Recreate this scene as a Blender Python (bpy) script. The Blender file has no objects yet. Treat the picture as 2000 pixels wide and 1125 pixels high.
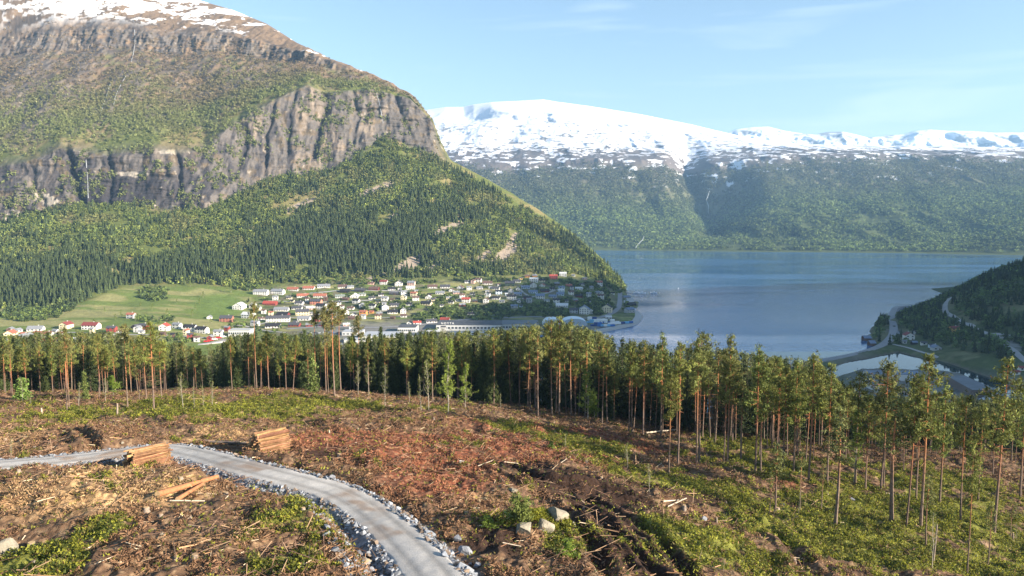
import bpy, math, random
import numpy as np
from mathutils import Vector, Matrix
random.seed(7); RNG = np.random.default_rng(7)
scene = bpy.context.scene
COL = scene.collection
# ---------------------------------------------------------------- camera
CAMZ = 140.0; PITCH = math.radians(5.28); FPX = 1428.0
cam_d = bpy.data.cameras.new("camera"); cam = bpy.data.objects.new("camera", cam_d); COL.objects.link(cam)
cam.location = (0, 0, CAMZ); cam.rotation_euler = (math.radians(90) - PITCH, 0, 0)
cam_d.sensor_width = 36; cam_d.lens = 36 * FPX / 2000; cam_d.clip_start = 1; cam_d.clip_end = 60000
scene.camera = cam
# ---------------------------------------------------------------- world, sun, exposure
SUN_EL = math.radians(19); SUN_AZ = math.radians(116)
w = bpy.data.worlds.new("World"); scene.world = w; w.use_nodes = True
nt = w.node_tree; nt.nodes.clear()
def N(nt, t, **k):
    n = nt.nodes.new(t)
    for a, b in k.items():
        if a.startswith('i_'): n.inputs[a[2:].replace('_', ' ')].default_value = b
        else: setattr(n, a, b)
    return n
sky = N(nt, 'ShaderNodeTexSky', sky_type='NISHITA', sun_disc=False, sun_elevation=SUN_EL, sun_rotation=SUN_AZ,
        altitude=200, air_density=1.15, dust_density=0.5, ozone_density=1.7)
bg = N(nt, 'ShaderNodeBackground'); bg.inputs['Strength'].default_value = 0.067
out = N(nt, 'ShaderNodeOutputWorld')
# thin high cirrus streaks mixed into the sky colour
tc = N(nt, 'ShaderNodeTexCoord'); mp = N(nt, 'ShaderNodeMapping'); mp.inputs['Scale'].default_value = (1.6, 1.6, 16); mp.inputs['Rotation'].default_value = (0, 0.10, 0)
nz = N(nt, 'ShaderNodeTexNoise'); nz.inputs['Scale'].default_value = 1.7; nz.inputs['Detail'].default_value = 5; nz.inputs['Distortion'].default_value = 0.6
cr = N(nt, 'ShaderNodeValToRGB'); cr.color_ramp.elements[0].position = 0.56; cr.color_ramp.elements[1].position = 0.82
cr.color_ramp.elements[1].color = (0.42, 0.42, 0.42, 1)
mx = N(nt, 'ShaderNodeMixRGB'); mx.inputs['Color2'].default_value = (5.6, 6.2, 6.6, 1)
L = nt.links.new
L(tc.outputs['Generated'], mp.inputs['Vector']); L(mp.outputs['Vector'], nz.inputs['Vector']); L(nz.outputs['Fac'], cr.inputs['Fac'])
L(cr.outputs['Color'], mx.inputs['Fac']); L(sky.outputs['Color'], mx.inputs['Color1']); L(mx.outputs['Color'], bg.inputs['Color']); L(bg.outputs['Background'], out.inputs['Surface'])
sd = bpy.data.lights.new("sun", 'SUN'); sd.energy = 5.0; sd.angle = math.radians(0.5); sd.color = (1.0, 0.87, 0.70)
sun = bpy.data.objects.new("sun", sd); COL.objects.link(sun)
SUNDIR = Vector((math.sin(SUN_AZ) * math.cos(SUN_EL), math.cos(SUN_AZ) * math.cos(SUN_EL), math.sin(SUN_EL)))
sun.rotation_euler = SUNDIR.to_track_quat('Z', 'Y').to_euler(); sun.location = (300, -200, 600)
vs = scene.view_settings; vs.view_transform = 'Standard'; vs.look = 'None'; vs.exposure = 1.8; vs.gamma = 1; vs.use_curve_mapping = False
scene.cycles.volume_bounces = 0; scene.cycles.max_bounces = 6; scene.cycles.transparent_max_bounces = 8
# ---------------------------------------------------------------- photo geometry helpers
CP, SP = math.cos(PITCH), math.sin(PITCH)
def ray(u, v):
    a = (np.asarray(u, float) - 1000) / FPX; b = (562.5 - np.asarray(v, float)) / FPX
    y = CP + b * SP; z = -SP + b * CP
    return a / y, z / y            # x per metre of y, z per metre of y
def pt(u, v, Y):
    s, t = ray(u, v); return (float(s * Y), float(Y), float(CAMZ + t * Y))
# ---------------------------------------------------------------- numpy noise
def _h(ix, iy, iz, seed):
    n = (ix * 73856093) ^ (iy * 19349663) ^ (iz * 83492791) ^ (seed * 2654435761)
    n = (n ^ (n >> 13)) * 1274126177 & 0x7fffffff
    n = (n ^ (n >> 16)) * 668265263 & 0x7fffffff
    return ((n ^ (n >> 15)) & 0xffffff) / float(0xffffff)
def vnoise(x, y, z=0.0, seed=0):
    x, y, z = np.broadcast_arrays(np.asarray(x, float), y, z)
    ix = np.floor(x).astype(np.int64); iy = np.floor(y).astype(np.int64); iz = np.floor(z).astype(np.int64)
    fx = x - ix; fy = y - iy; fz = z - iz
    fx = fx * fx * (3 - 2 * fx); fy = fy * fy * (3 - 2 * fy); fz = fz * fz * (3 - 2 * fz)
    r = 0
    for dx in (0, 1):
        wx = fx if dx else 1 - fx
        for dy in (0, 1):
            wy = fy if dy else 1 - fy
            for dz in (0, 1):
                wz = fz if dz else 1 - fz
                r = r + wx * wy * wz * _h(ix + dx, iy + dy, iz + dz, seed)
    return r * 2 - 1
def fbm(x, y, z=0.0, o=4, seed=0, lac=2.03, g=0.5):
    a = 1.0; f = 1.0; r = 0; t = 0
    for i in range(o):
        r = r + a * vnoise(np.asarray(x) * f, np.asarray(y) * f, np.asarray(z) * f, seed + i * 17); t += a; a *= g; f *= lac
    return r / t
def ridged(x, y, z=0.0, o=4, seed=0):
    a = 1.0; f = 1.0; r = 0; t = 0
    for i in range(o):
        r = r + a * (1 - 2 * np.abs(vnoise(np.asarray(x) * f, np.asarray(y) * f, np.asarray(z) * f, seed + i * 17))); t += a; a *= 0.5; f *= 2.03
    return r / t
def sst(a, b, x):
    t = np.clip((np.asarray(x, float) - a) / (b - a), 0, 1); return t * t * (3 - 2 * t)
# ---------------------------------------------------------------- mesh helpers
def np_mesh(name, V, F, mat, cols=None, smooth=False, mats=None, fmat=None):
    """V (n,3); F (m,k) all faces the same size"""
    V = np.asarray(V, np.float32); F = np.asarray(F, np.int32)
    me = bpy.data.meshes.new(name); k = F.shape[1]
    me.vertices.add(len(V)); me.vertices.foreach_set('co', V.ravel())
    me.loops.add(F.size); me.loops.foreach_set('vertex_index', F.ravel())
    me.polygons.add(len(F)); me.polygons.foreach_set('loop_start', np.arange(0, F.size, k, dtype=np.int32))
    me.polygons.foreach_set('use_smooth', np.full(len(F), smooth))
    if mat: me.materials.append(mat)
    for m in mats or []: me.materials.append(m)
    if fmat is not None: me.polygons.foreach_set('material_index', np.asarray(fmat, np.int32))
    me.update(calc_edges=True)
    if cols is not None:
        c = np.ones((len(V), 4), np.float32); c[:, :3] = cols
        at = me.color_attributes.new('Col', 'FLOAT_COLOR', 'POINT'); at.data.foreach_set('color', c.ravel())
    return me
def link(name, me, parent=None, loc=None, rz=0.0, scale=None):
    o = bpy.data.objects.new(name, me); COL.objects.link(o)
    if loc is not None: o.location = loc
    if rz: o.rotation_euler = (0, 0, rz)
    if scale is not None: o.scale = scale if hasattr(scale, '__len__') else (scale,) * 3
    if parent: o.parent = parent
    return o
def tag(o, label=None, cat=None, group=None, kind=None):
    if label: o['label'] = label
    if cat: o['category'] = cat
    if group: o['group'] = group
    if kind: o['kind'] = kind
    return o
def grid_faces(nr, nc):
    i = np.arange(nr - 1)[:, None] * nc + np.arange(nc - 1)[None, :]
    return np.stack([i, i + 1, i + 1 + nc, i + nc], -1).reshape(-1, 4)
class MB:
    """collects boxes, prisms, tubes into one mesh"""
    def __init__(s): s.v = []; s.f = []
    def add(s, vs, fs):
        n = len(s.v); s.v += [tuple(map(float, p)) for p in vs]; s.f += [tuple(i + n for i in f) for f in fs]
    def box(s, x0, x1, y0, y1, z0, z1, rz=0, c=(0, 0)):
        vs = [(x, y, z) for z in (z0, z1) for x, y in ((x0, y0), (x1, y0), (x1, y1), (x0, y1))]
        if rz:
            cc, ss = math.cos(rz), math.sin(rz)
            vs = [(c[0] + (x - c[0]) * cc - (y - c[1]) * ss, c[1] + (x - c[0]) * ss + (y - c[1]) * cc, z) for x, y, z in vs]
        s.add(vs, [(3, 2, 1, 0), (4, 5, 6, 7), (0, 1, 5, 4), (1, 2, 6, 5), (2, 3, 7, 6), (3, 0, 4, 7)])
    def tube(s, pts, rads, n=6, cap=True):
        pts = [Vector(p) for p in pts]; rings = []
        base = len(s.v)
        for i, p in enumerate(pts):
            d = (pts[min(i + 1, len(pts) - 1)] - pts[max(i - 1, 0)]).normalized()
            a = d.orthogonal().normalized() if i == 0 else (rings_a - d * rings_a.dot(d)).normalized()
            rings_a = a; b = d.cross(a)
            for k in range(n):
                t = 2 * math.pi * k / n
                s.v.append(tuple(p + (a * math.cos(t) + b * math.sin(t)) * rads[i]))
        for i in range(len(pts) - 1):
            for k in range(n):
                k2 = (k + 1) % n
                s.f.append((base + i * n + k, base + i * n + k2, base + (i + 1) * n + k2, base + (i + 1) * n + k))
        if cap:
            s.f.append(tuple(base + k for k in range(n))[::-1]); s.f.append(tuple(base + (len(pts) - 1) * n + k for k in range(n)))
    def mesh(s, name, mat, smooth=False):
        me = bpy.data.meshes.new(name); me.from_pydata(s.v, [], s.f)
        if mat: me.materials.append(mat)
        if smooth: me.polygons.foreach_set('use_smooth', [True] * len(me.polygons))
        me.update(); return me
    def build(s, name, mat, parent=None, smooth=False, **k):
        return link(name, s.mesh(name, mat, smooth), parent, **k)
# ---------------------------------------------------------------- materials
MATS = {}
def mat(name, col=(0.5, 0.5, 0.5), rough=0.8, metal=0.0, vcol=False, noise=None, bump=None, spec=0.3, transl=0.0, objrand=0.0, zgrad=None):
    """noise=(scale, amount) colour mottling; bump=(scale, distance); vcol: colour from the Col attribute;
    zgrad=(z0, z1, colour) real colour change along the object's height (pine bark)"""
    if name in MATS: return MATS[name]
    m = bpy.data.materials.new(name); m.use_nodes = True; nt = m.node_tree; nt.nodes.clear(); L = nt.links.new
    o = N(nt, 'ShaderNodeOutputMaterial'); p = N(nt, 'ShaderNodeBsdfPrincipled')
    p.inputs['Roughness'].default_value = rough; p.inputs['Metallic'].default_value = metal; p.inputs['Specular IOR Level'].default_value = spec
    tc = N(nt, 'ShaderNodeTexCoord')
    if vcol:
        a = N(nt, 'ShaderNodeAttribute', attribute_name='Col'); c = a.outputs['Color']
    else:
        r = N(nt, 'ShaderNodeRGB'); r.outputs[0].default_value = (*col, 1); c = r.outputs[0]
    if zgrad:
        sx = N(nt, 'ShaderNodeSeparateXYZ'); L(tc.outputs['Object'], sx.inputs[0])
        mr = N(nt, 'ShaderNodeMapRange'); mr.inputs['From Min'].default_value = zgrad[0]; mr.inputs['From Max'].default_value = zgrad[1]
        L(sx.outputs['Z'], mr.inputs['Value'])
        mm = N(nt, 'ShaderNodeMixRGB'); L(mr.outputs[0], mm.inputs['Fac']); L(c, mm.inputs['Color1']); mm.inputs['Color2'].default_value = (*zgrad[2], 1); c = mm.outputs[0]
    if noise:
        n = N(nt, 'ShaderNodeTexNoise'); n.inputs['Scale'].default_value = noise[0]; n.inputs['Detail'].default_value = 4; n.inputs['Roughness'].default_value = 0.65
        L(tc.outputs['Object'], n.inputs['Vector'])
        mr = N(nt, 'ShaderNodeMapRange'); mr.inputs['From Min'].default_value = 0.28; mr.inputs['From Max'].default_value = 0.72
        mr.inputs['To Min'].default_value = 1 - noise[1]; mr.inputs['To Max'].default_value = 1 + noise[1]; L(n.outputs['Fac'], mr.inputs['Value'])
        vm = N(nt, 'ShaderNodeVectorMath', operation='SCALE'); L(c, vm.inputs[0]); L(mr.outputs[0], vm.inputs['Scale']); c = vm.outputs[0]
    if objrand:
        oi = N(nt, 'ShaderNodeObjectInfo'); hs = N(nt, 'ShaderNodeHueSaturation')
        m1 = N(nt, 'ShaderNodeMapRange'); m1.inputs['To Min'].default_value = 0.5 - objrand * 0.05; m1.inputs['To Max'].default_value = 0.5 + objrand * 0.05
        m2 = N(nt, 'ShaderNodeMapRange'); m2.inputs['To Min'].default_value = 1 - objrand; m2.inputs['To Max'].default_value = 1 + objrand
        mu = N(nt, 'ShaderNodeMath', operation='MULTIPLY'); mu.inputs[1].default_value = 7.31; fr = N(nt, 'ShaderNodeMath', operation='FRACT')
        L(oi.outputs['Random'], m1.inputs['Value']); L(oi.outputs['Random'], mu.inputs[0]); L(mu.outputs[0], fr.inputs[0]); L(fr.outputs[0], m2.inputs['Value'])
        L(m1.outputs[0], hs.inputs['Hue']); L(m2.outputs[0], hs.inputs['Value']); L(c, hs.inputs['Color']); c = hs.outputs[0]
    L(c, p.inputs['Base Color'])
    if bump:
        n = N(nt, 'ShaderNodeTexNoise'); n.inputs['Scale'].default_value = bump[0]; n.inputs['Detail'].default_value = 5
        L(tc.outputs['Object'], n.inputs['Vector']); b = N(nt, 'ShaderNodeBump'); b.inputs['Distance'].default_value = bump[1]; b.inputs['Strength'].default_value = 1
        L(n.outputs['Fac'], b.inputs['Height']); L(b.outputs[0], p.inputs['Normal'])
    if transl:
        t = N(nt, 'ShaderNodeBsdfTranslucent'); L(c, t.inputs['Color']); ms = N(nt, 'ShaderNodeMixShader'); ms.inputs[0].default_value = transl
        L(p.outputs[0], ms.inputs[1]); L(t.outputs[0], ms.inputs[2]); L(ms.outputs[0], o.inputs['Surface'])
    else: L(p.outputs[0], o.inputs['Surface'])
    MATS[name] = m; return m
# ================================================================= TERRAIN
def line_fn(knots):
    """knots: (u, v, Y) or (u, ('z', z), Y)  ->  functions of s giving Y and z"""
    S = []; Ys = []; Zs = []
    for i, (u, v, Y) in enumerate(knots):
        if isinstance(v, tuple):
            S.append((u - 1000) / FPX); Ys.append(Y); Zs.append(v[1]); continue
        sub = 1
        if i + 1 < len(knots) and not isinstance(knots[i + 1][1], tuple): sub = 6
        for j in range(sub):
            f = j / sub; uu = u; vv = v; yy = Y
            if sub > 1:
                n = knots[i + 1]; uu = u + (n[0] - u) * f; vv = v + (n[1] - v) * f; yy = Y + (n[2] - Y) * f
            s, t = ray(uu, vv); S.append(float(s)); Ys.append(yy); Zs.append(CAMZ + float(t) * yy)
    o = np.argsort(S); S = np.array(S)[o]; Ys = np.array(Ys)[o]; Zs = np.array(Zs)[o]
    return lambda s: (np.interp(s, S, Ys), np.interp(s, S, Zs))
def smooth1(a, k):
    if k < 1: return a
    w = np.hanning(2 * k + 3)[1:-1]; w /= w.sum()
    return np.convolve(np.pad(a, k, mode='edge'), w, mode='valid')
def loft(lines, rows, s, ks=None):
    """lines near to far; rows[i] = number of rows between line i and i+1"""
    P = []
    for i, kn in enumerate(lines):
        Y, z = line_fn(kn)(s); k = (ks[i] if ks else 2); P.append((smooth1(Y, k), smooth1(z, k)))
    Yr = []; Zr = []; T = []
    for i in range(len(P) - 1):
        n = rows[i]
        for j in range(n):
            f = j / n; Yr.append(P[i][0] * (1 - f) + P[i + 1][0] * f); Zr.append(P[i][1] * (1 - f) + P[i + 1][1] * f); T.append(i + f)
    Yr.append(P[-1][0]); Zr.append(P[-1][1]); T.append(len(P) - 1)
    return np.array(Yr), np.array(Zr), np.array(T)
def in_poly(x, y, poly):
    r = np.zeros(x.shape, bool); n = len(poly)
    for i in range(n):
        x1, y1 = poly[i]; x2, y2 = poly[(i + 1) % n]
        c = (y1 > y) != (y2 > y)
        xi = (x2 - x1) * (y - y1) / (y2 - y1 + 1e-9) + x1
        r ^= c & (x < xi)
    return r
def dist_poly(x, y, poly, closed=True):
    d = np.full(x.shape, 1e9); n = len(poly)
    for i in range(n if closed else n - 1):
        x1, y1 = poly[i]; x2, y2 = poly[(i + 1) % n]
        vx, vy = x2 - x1, y2 - y1; t = np.clip(((x - x1) * vx + (y - y1) * vy) / (vx * vx + vy * vy + 1e-9), 0, 1)
        d = np.minimum(d, np.hypot(x - x1 - t * vx, y - y1 - t * vy))
    return d
def at_z(u, v, z=0.0):
    s, t = ray(u, v); Y = (z - CAMZ) / float(t); return (float(s) * Y, Y)
# ---- lake and pond outlines (world metres, from where the water meets the land in the photo)
LAKE = [at_z(*p) for p in [(860, 760), (1000, 712), (1080, 682), (1140, 658), (1168, 645), (1200, 638), (1235, 629), (1246, 619), (1247, 612), (1234, 606), (1246, 600), (1248, 590), (1236, 588), (1234, 581), (1226, 576), (1221, 566), (1232, 560), (1226, 549), (1216, 543)]]
LAKE += [(430, 1750), (300, 2300), (-200, 3200), (3600, 3400), (2400, 2100), (1500, 1600), (1000, 1500), (640, 1230)] + [at_z(*p) for p in [(1745, 611), (1716, 622), (1708, 636), (1694, 644), (1702, 652), (1684, 659), (1693, 664), (1712, 667), (1704, 674), (1712, 681), (1690, 688), (1640, 699), (1560, 713), (1480, 726), (1380, 745), (1250, 770), (1100, 790)]]
POND = [at_z(*p) for p in [(1560, 735), (1612, 722), (1660, 706), (1700, 699), (1738, 691), (1754, 688), (1775, 693), (1800, 699), (1816, 701), (1837, 705), (1872, 716), (1898, 726), (1950, 743), (2010, 768), (2100, 810), (2100, 845), (2030, 808), (1990, 786), (1947, 764), (1886, 735), (1842, 727), (1816, 725), (1750, 724), (1680, 722), (1640, 735), (1600, 745)]]
def carve(x, y, z):
    for poly, k in ((LAKE, 0.35), (POND, 0.35)):
        d = dist_poly(x, y, poly); ins = in_poly(x, y, poly)
        sd = np.where(ins, -d, d) + 0.9 * fbm(x / 9, y / 9, 0, 3, 5)
        z = np.minimum(z, np.where(sd < 0, np.maximum(sd * k, -9), sd * k * 1.6))
    return z
def img_of0(x, y, z):
    dz = z - CAMZ; dep = y * CP - dz * SP; up = y * SP + dz * CP
    return 1000 + FPX * x / dep, 562.5 - FPX * up / dep
# ---- valley floor and the great left-hand mountain
F0 = [(-800, ('z', 6), 300), (1400, ('z', 2), 300)]
F1 = [(-800, ('z', 14), 620), (0, ('z', 10), 620), (450, ('z', 5), 620), (1400, ('z', 3), 620)]
F2 = [(-800, 655, 850), (0, 645, 850), (300, 640, 860), (450, 642, 905), (600, ('z', 5), 900), (1130, ('z', 3.5), 900), (1400, ('z', 3), 900)]
F3 = [(-800, 625, 950), (0, 620, 920), (300, 612, 975), (450, 612, 1020), (600, 614, 1030), (900, 617, 1030), (1100, ('z', 5), 1040), (1215, ('z', 3.5), 1050), (1400, ('z', 2), 1050)]
F4 = [(-800, 612, 970), (0, 611, 965), (150, 606, 985), (300, 584, 1080), (450, 582, 1110), (600, 580, 1135), (800, 580, 1135), (1000, 580, 1150), (1100, 586, 1160), (1170, 590, 1170), (1205, ('z', 4), 1250), (1225, ('z', 1.5), 1260), (1400, ('z', -3), 1260)]
F5 = [(-800, 606, 1000), (0, 603, 1000), (130, 600, 1010), (190, 578, 1070), (240, 553, 1160), (400, 553, 1190), (480, 562, 1180), (600, 547, 1225), (800, 541, 1260), (1000, 536, 1290), (1100, 533, 1320), (1160, 540, 1350), (1190, 553, 1380), (1212, ('z', 9), 1440), (1226, ('z', -1), 1440), (1400, ('z', -10), 1460)]
FM = [(-800, 530, 1150), (0, 520, 1170), (300, 480, 1300), (600, 440, 1440), (800, 420, 1500), (950, 440, 1500), (1080, 485, 1470), (1160, 520, 1440), (1196, 540, 1440), (1214, ('z', 10), 1490), (1230, ('z', -6), 1490), (1400, ('z', -15), 1500)]
FB = [(-800, 500, 1380), (0, 438, 1440), (60, 420, 1450), (150, 400, 1470), (250, 402, 1480), (340, 412, 1475), (400, 412, 1480), (450, 388, 1520), (520, 350, 1590), (600, 338, 1630), (640, 325, 1650), (700, 300, 1680), (750, 268, 1720), (800, 285, 1710), (850, 305, 1700), (880, 328, 1690), (950, 366, 1660), (1050, 420, 1600), (1120, 466, 1550), (1180, 516, 1500), (1200, 538, 1500), (1214, ('z', 10), 1510), (1230, ('z', -8), 1510), (1400, ('z', -15), 1520)]
FC = [(-800, 340, 1440), (0, 326, 1500), (60, 315, 1510), (120, 288, 1525), (200, 302, 1530), (300, 292, 1540), (350, 300, 1545), (400, 292, 1580), (440, 255, 1620), (480, 228, 1660), (560, 186, 1710), (600, 168, 1740), (640, 185, 1745), (720, 174, 1780), (800, 192, 1780), (842, 235, 1760), (858, 275, 1745), (880, 318, 1720), (950, 355, 1690), (1050, 411, 1630), (1120, 459, 1575), (1180, 510, 1515), (1200, 535, 1515), (1214, ('z', 9), 1530), (1230, ('z', -8), 1530), (1400, ('z', -15), 1540)]
FD = [(-800, 130, 2050), (0, 112, 2100), (150, 100, 2100), (250, 95, 2110), (330, 108, 2110), (430, 102, 2120), (530, 118, 2080), (600, 128, 2000), (700, 150, 1900), (760, 166, 1840), (810, 196, 1810), (845, 237, 1790), (862, 282, 1770), (880, 316, 1740), (950, 352, 1710), (1050, 409, 1645), (1120, 457, 1585), (1180, 509, 1525), (1200, 534, 1525), (1214, ('z', 7), 1545), (1230, ('z', -8), 1545), (1400, ('z', -15), 1560)]
FE = [(-800, 90, 2080), (0, 78, 2140), (150, 62, 2140), (250, 55, 2150), (330, 72, 2150), (430, 70, 2160), (530, 92, 2110), (600, 106, 2030), (700, 141, 1930), (760, 162, 1860), (810, 193, 1825), (845, 236, 1800), (862, 280, 1780), (880, 314, 1750), (950, 351, 1720), (1050, 408, 1655), (1120, 456, 1590), (1180, 508, 1530), (1200, 533, 1530), (1214, ('z', 6), 1550), (1230, ('z', -8), 1550), (1400, ('z', -15), 1570)]
FF = [(-800, -220, 2900), (0, -110, 2800), (200, -40, 2700), (300, -18, 2650), (380, -2, 2600), (450, 18, 2500), (520, 46, 2350), (600, 96, 2120), (700, 137, 1990), (760, 160, 1900), (810, 191, 1850), (845, 234, 1820), (862, 279, 1800), (880, 313, 1770), (950, 350, 1740), (1000, 378, 1720), (1060, 420, 1680), (1100, 452, 1630), (1150, 489, 1570), (1190, 520, 1545), (1203, 536, 1540), (1215, ('z', 4), 1570), (1230, ('z', -9), 1570), (1400, ('z', -16), 1580)]
FG = [(-800, ('z', 700), 3600), (500, ('z', 500), 3200), (860, ('z', 200), 2250), (1215, ('z', -8), 1750), (1400, ('z', -18), 1760)]
FH = [(-800, ('z', -20), 4200), (860, ('z', -20), 2700), (1400, ('z', -22), 2200)]
s = np.linspace(-1.15, 0.27, 1150)
rows = [14, 40, 30, 26, 30, 70, 90, 100, 110, 34, 50, 14, 6]
Yg, Zg, T = loft([F0, F1, F2, F3, F4, F5, FM, FB, FC, FD, FE, FF, FG, FH], rows, s, [1, 8, 8, 8, 6, 4, 8, 2, 2, 4, 3, 1, 6, 6])
Tg = np.repeat(T[:, None], len(s), 1); Sg = np.repeat(s[None], len(T), 0)
X = Sg * Yg
land = sst(1215, 1150, Sg * FPX + 1000)                       # 1 on the mountain, 0 out on the cape
wslope = sst(5.0, 5.6, Tg) * (1 - sst(10.75, 11.0, Tg) * 0.8) * (0.25 + 0.75 * land)
cliff = sst(6.9, 7.05, Tg) * (1 - sst(7.95, 8.1, Tg)) * sst(905, 840, Sg * FPX + 1000)
cliff2 = sst(8.95, 9.05, Tg) * (1 - sst(9.95, 10.1, Tg)) * sst(700, 600, Sg * FPX + 1000)
upper = sst(8.0, 8.3, Tg) * (1 - sst(10.8, 11, Tg)) * sst(880, 780, Sg * FPX + 1000)
U0, V0 = img_of0(X, Yg, Zg)
crk = np.zeros(X.shape)
for pl, wd, dp in [([(628,172),(640,205),(626,245),(612,305)],7,1.0),([(462,226),(482,258),(474,300),(458,345)],6,.8),([(130,283),(143,330),(160,395)],7,1.0),([(575,182),(566,230),(560,300)],4,.5),([(340,296),(352,325),(350,380)],5,.7),([(690,180),(700,230),(690,280)],4,.5),([(535,205),(520,270),(515,340)],4,.6),([(770,180),(780,215),(800,262)],4,.5),([(60,320),(70,370),(90,410)],5,.5),([(210,300),(218,350),(212,400)],5,.6)]:
    crk = np.maximum(crk, dp * np.exp(-(dist_poly(U0 + 5 * fbm(X / 30, Yg / 30, Zg / 30, 3, 19), V0, pl, False) / wd) ** 2))
gul = ridged(X / 150 + 0.2 * Zg / 100, Yg / 420, Zg / 900, 4, 3)
big = fbm(X / 260, Yg / 260, Zg / 260, 4, 11)
fl = ridged(X / 26, Yg / 60, Zg / 260, 4, 23); fl2 = fbm(X / 9, Yg / 20, Zg / 34, 3, 29)
D = wslope * (7 * big + 5 * gul) + upper * (14 * gul + 7 * fl + 3 * fl2) + (cliff + cliff2) * (2 * fl + 6 * fl2 + 8 * fbm(X / 90, Yg / 90, Zg / 70, 4, 31) + 5 * ridged(X / 55 + Zg / 120, Yg / 60, Zg / 45, 3, 33)) - cliff * crk * 15 + wslope * 1.6 * fbm(X / 14, Yg / 14, Zg / 14, 3, 41)
lead = np.clip(D, -60, 60)
Yg2 = Yg - lead * 0.8; Xg2 = Sg * Yg2; Zg2 = Zg + lead * 0.25
# ledges: pull strata in the cliffs
st = fbm(X / 80, Yg / 80, Zg / 9, 3, 47); Yg2 = Yg2 - (cliff + cliff2) * 8 * st
flat = 1 - sst(4.2, 5.2, Tg)
Zg2 = Zg2 + flat * 0.8 * fbm(X / 40, Yg / 40, 0, 3, 51) * sst(2.2, 3.2, Tg) + sst(3.5, 4.5, Tg) * flat * 1.5 * fbm(X / 22, Yg / 22, 0, 2, 53)
Zg2 = np.where(Tg < 6.5, carve(Xg2, Yg2, Zg2), Zg2)
VX, VY, VZ = Xg2, Yg2, Zg2; V_T, V_S = Tg, Sg
def img_of(x, y, z):
    dz = z - CAMZ; dep = y * CP - dz * SP; up = y * SP + dz * CP
    return 1000 + FPX * x / dep, 562.5 - FPX * up / dep
U2, V2 = img_of(VX, VY, VZ)
# ---- colours of the mountain
def mixc(a, b, t): return a * (1 - t[..., None]) + np.asarray(b) * t[..., None]
nx1 = fbm(VX / 60, VY / 60, VZ / 60, 5, 61); nx2 = fbm(VX / 16, VY / 16, VZ / 16, 4, 67); nx3 = fbm(VX / 5, VY / 5, VZ / 9, 2, 71)
C = np.ones(VX.shape + (3,)) * np.array([0.105, 0.125, 0.035])
C = mixc(C, (0.20, 0.17, 0.075), sst(-0.1, 0.35, nx1 + 0.3 * nx2))                       # dry grass
heath = sst(8.0, 8.6, Tg + 0.35 * nx1 + 0.15 * nx2) * sst(900, 800, U2)
C = mixc(C, (0.165, 0.118, 0.078), heath)
C = mixc(C, (0.105, 0.12, 0.04), heath * sst(0.0, 0.35, nx2 + 0.5 * nx1) * (1 - sst(9.2, 9.6, Tg)) * 0.8)
rockc = np.ones(VX.shape + (3,)) * np.array([0.145, 0.130, 0.120])
rockc = mixc(rockc, (0.25, 0.205, 0.165), sst(0.08, 0.45, fbm(VX / 30, VY / 40, VZ / 90, 4, 73)))
rockc = mixc(rockc, (0.045, 0.043, 0.05), sst(0.08, 0.36, fbm(VX / 11, VY / 30, VZ / 150, 4, 79) + 0.35 * sst(520, 380, U2) * sst(260, 330, V2)) * 0.8)
rockc = mixc(rockc, (0.17, 0.125, 0.07), sst(0.15, 0.4, nx2) * 0.6)
rockc = mixc(rockc, (0.04, 0.038, 0.045), np.clip(crk * 1.1, 0, 1) * 0.65)
blk = np.exp(-((U2 - 245) / 95) ** 2 - ((V2 - 375) / 38) ** 2); rockc = mixc(rockc, (0.035, 0.033, 0.04), sst(.25, .6, blk + 0.15 * nx2) * 0.75)
for (cu, cv, ru, rv) in ((75, 385, 26, 9), (30, 425, 28, 12), (260, 340, 34, 6), (330, 297, 30, 5), (100, 395, 14, 9)):
    pale = np.exp(-((U2 - cu) / ru) ** 2 - ((V2 - cv) / rv) ** 2); rockc = mixc(rockc, (0.36, 0.32, 0.27), sst(.3, .7, pale + 0.5 * nx3 + 0.3 * nx2))
rockc = rockc * 0.8
isrock = np.clip(cliff * sst(-0.45, -0.15, nx2 + 0.5 * nx1 + 0.35) , 0, 1)
isrock = np.maximum(isrock, cliff2 * sst(-0.25, 0.05, nx2))
isrock = np.maximum(isrock, upper * sst(0.22, 0.5, gul * 0.25 + fl * 0.35 + nx2 * 0.3 + 0.12 * sst(330, 60, U2)) * 0.9 * (1 - sst(9.6, 10.2, Tg)))
for (cu, cv, ru, rv) in ((800, 515, 24, 16), (735, 370, 34, 8), (875, 447, 26, 9), (990, 495, 20, 14), (660, 320, 28, 10), (945, 500, 12, 9), (775, 420, 12, 5), (590, 400, 26, 8), (1000, 470, 8, 14), (720, 545, 30, 4), (850, 520, 16, 5), (1060, 505, 14, 4)):
    q = np.exp(-(((U2 - cu) * 0.9 + (V2 - cv) * 0.5) / ru) ** 2 - (((V2 - cv) + 0.35 * (U2 - cu)) / rv) ** 2)
    isrock = np.maximum(isrock, sst(.3, .6, q + 0.25 * nx3 + 0.2 * nx2))
C = mixc(C, (0.05, 0.045, 0.042), upper * (1 - sst(10.1, 10.4, Tg)) * sst(.12, .4, fbm(VX / 34, VY / 60, VZ / 40, 4, 87) + .25 * sst(260, 60, V2) * sst(500, 250, U2) + .3 * (ridged(VX / 90, VY / 200, VZ / 500, 3, 88) - .35)) * .75)
SLAB = isrock.copy()
slabc = mixc(rockc, (0.36, 0.29, 0.22), np.clip(1 - sst(6.3, 6.9, Tg), 0, 1) * 0.8)
C = C * (1 - isrock[..., None]) + slabc * isrock[..., None]
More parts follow.
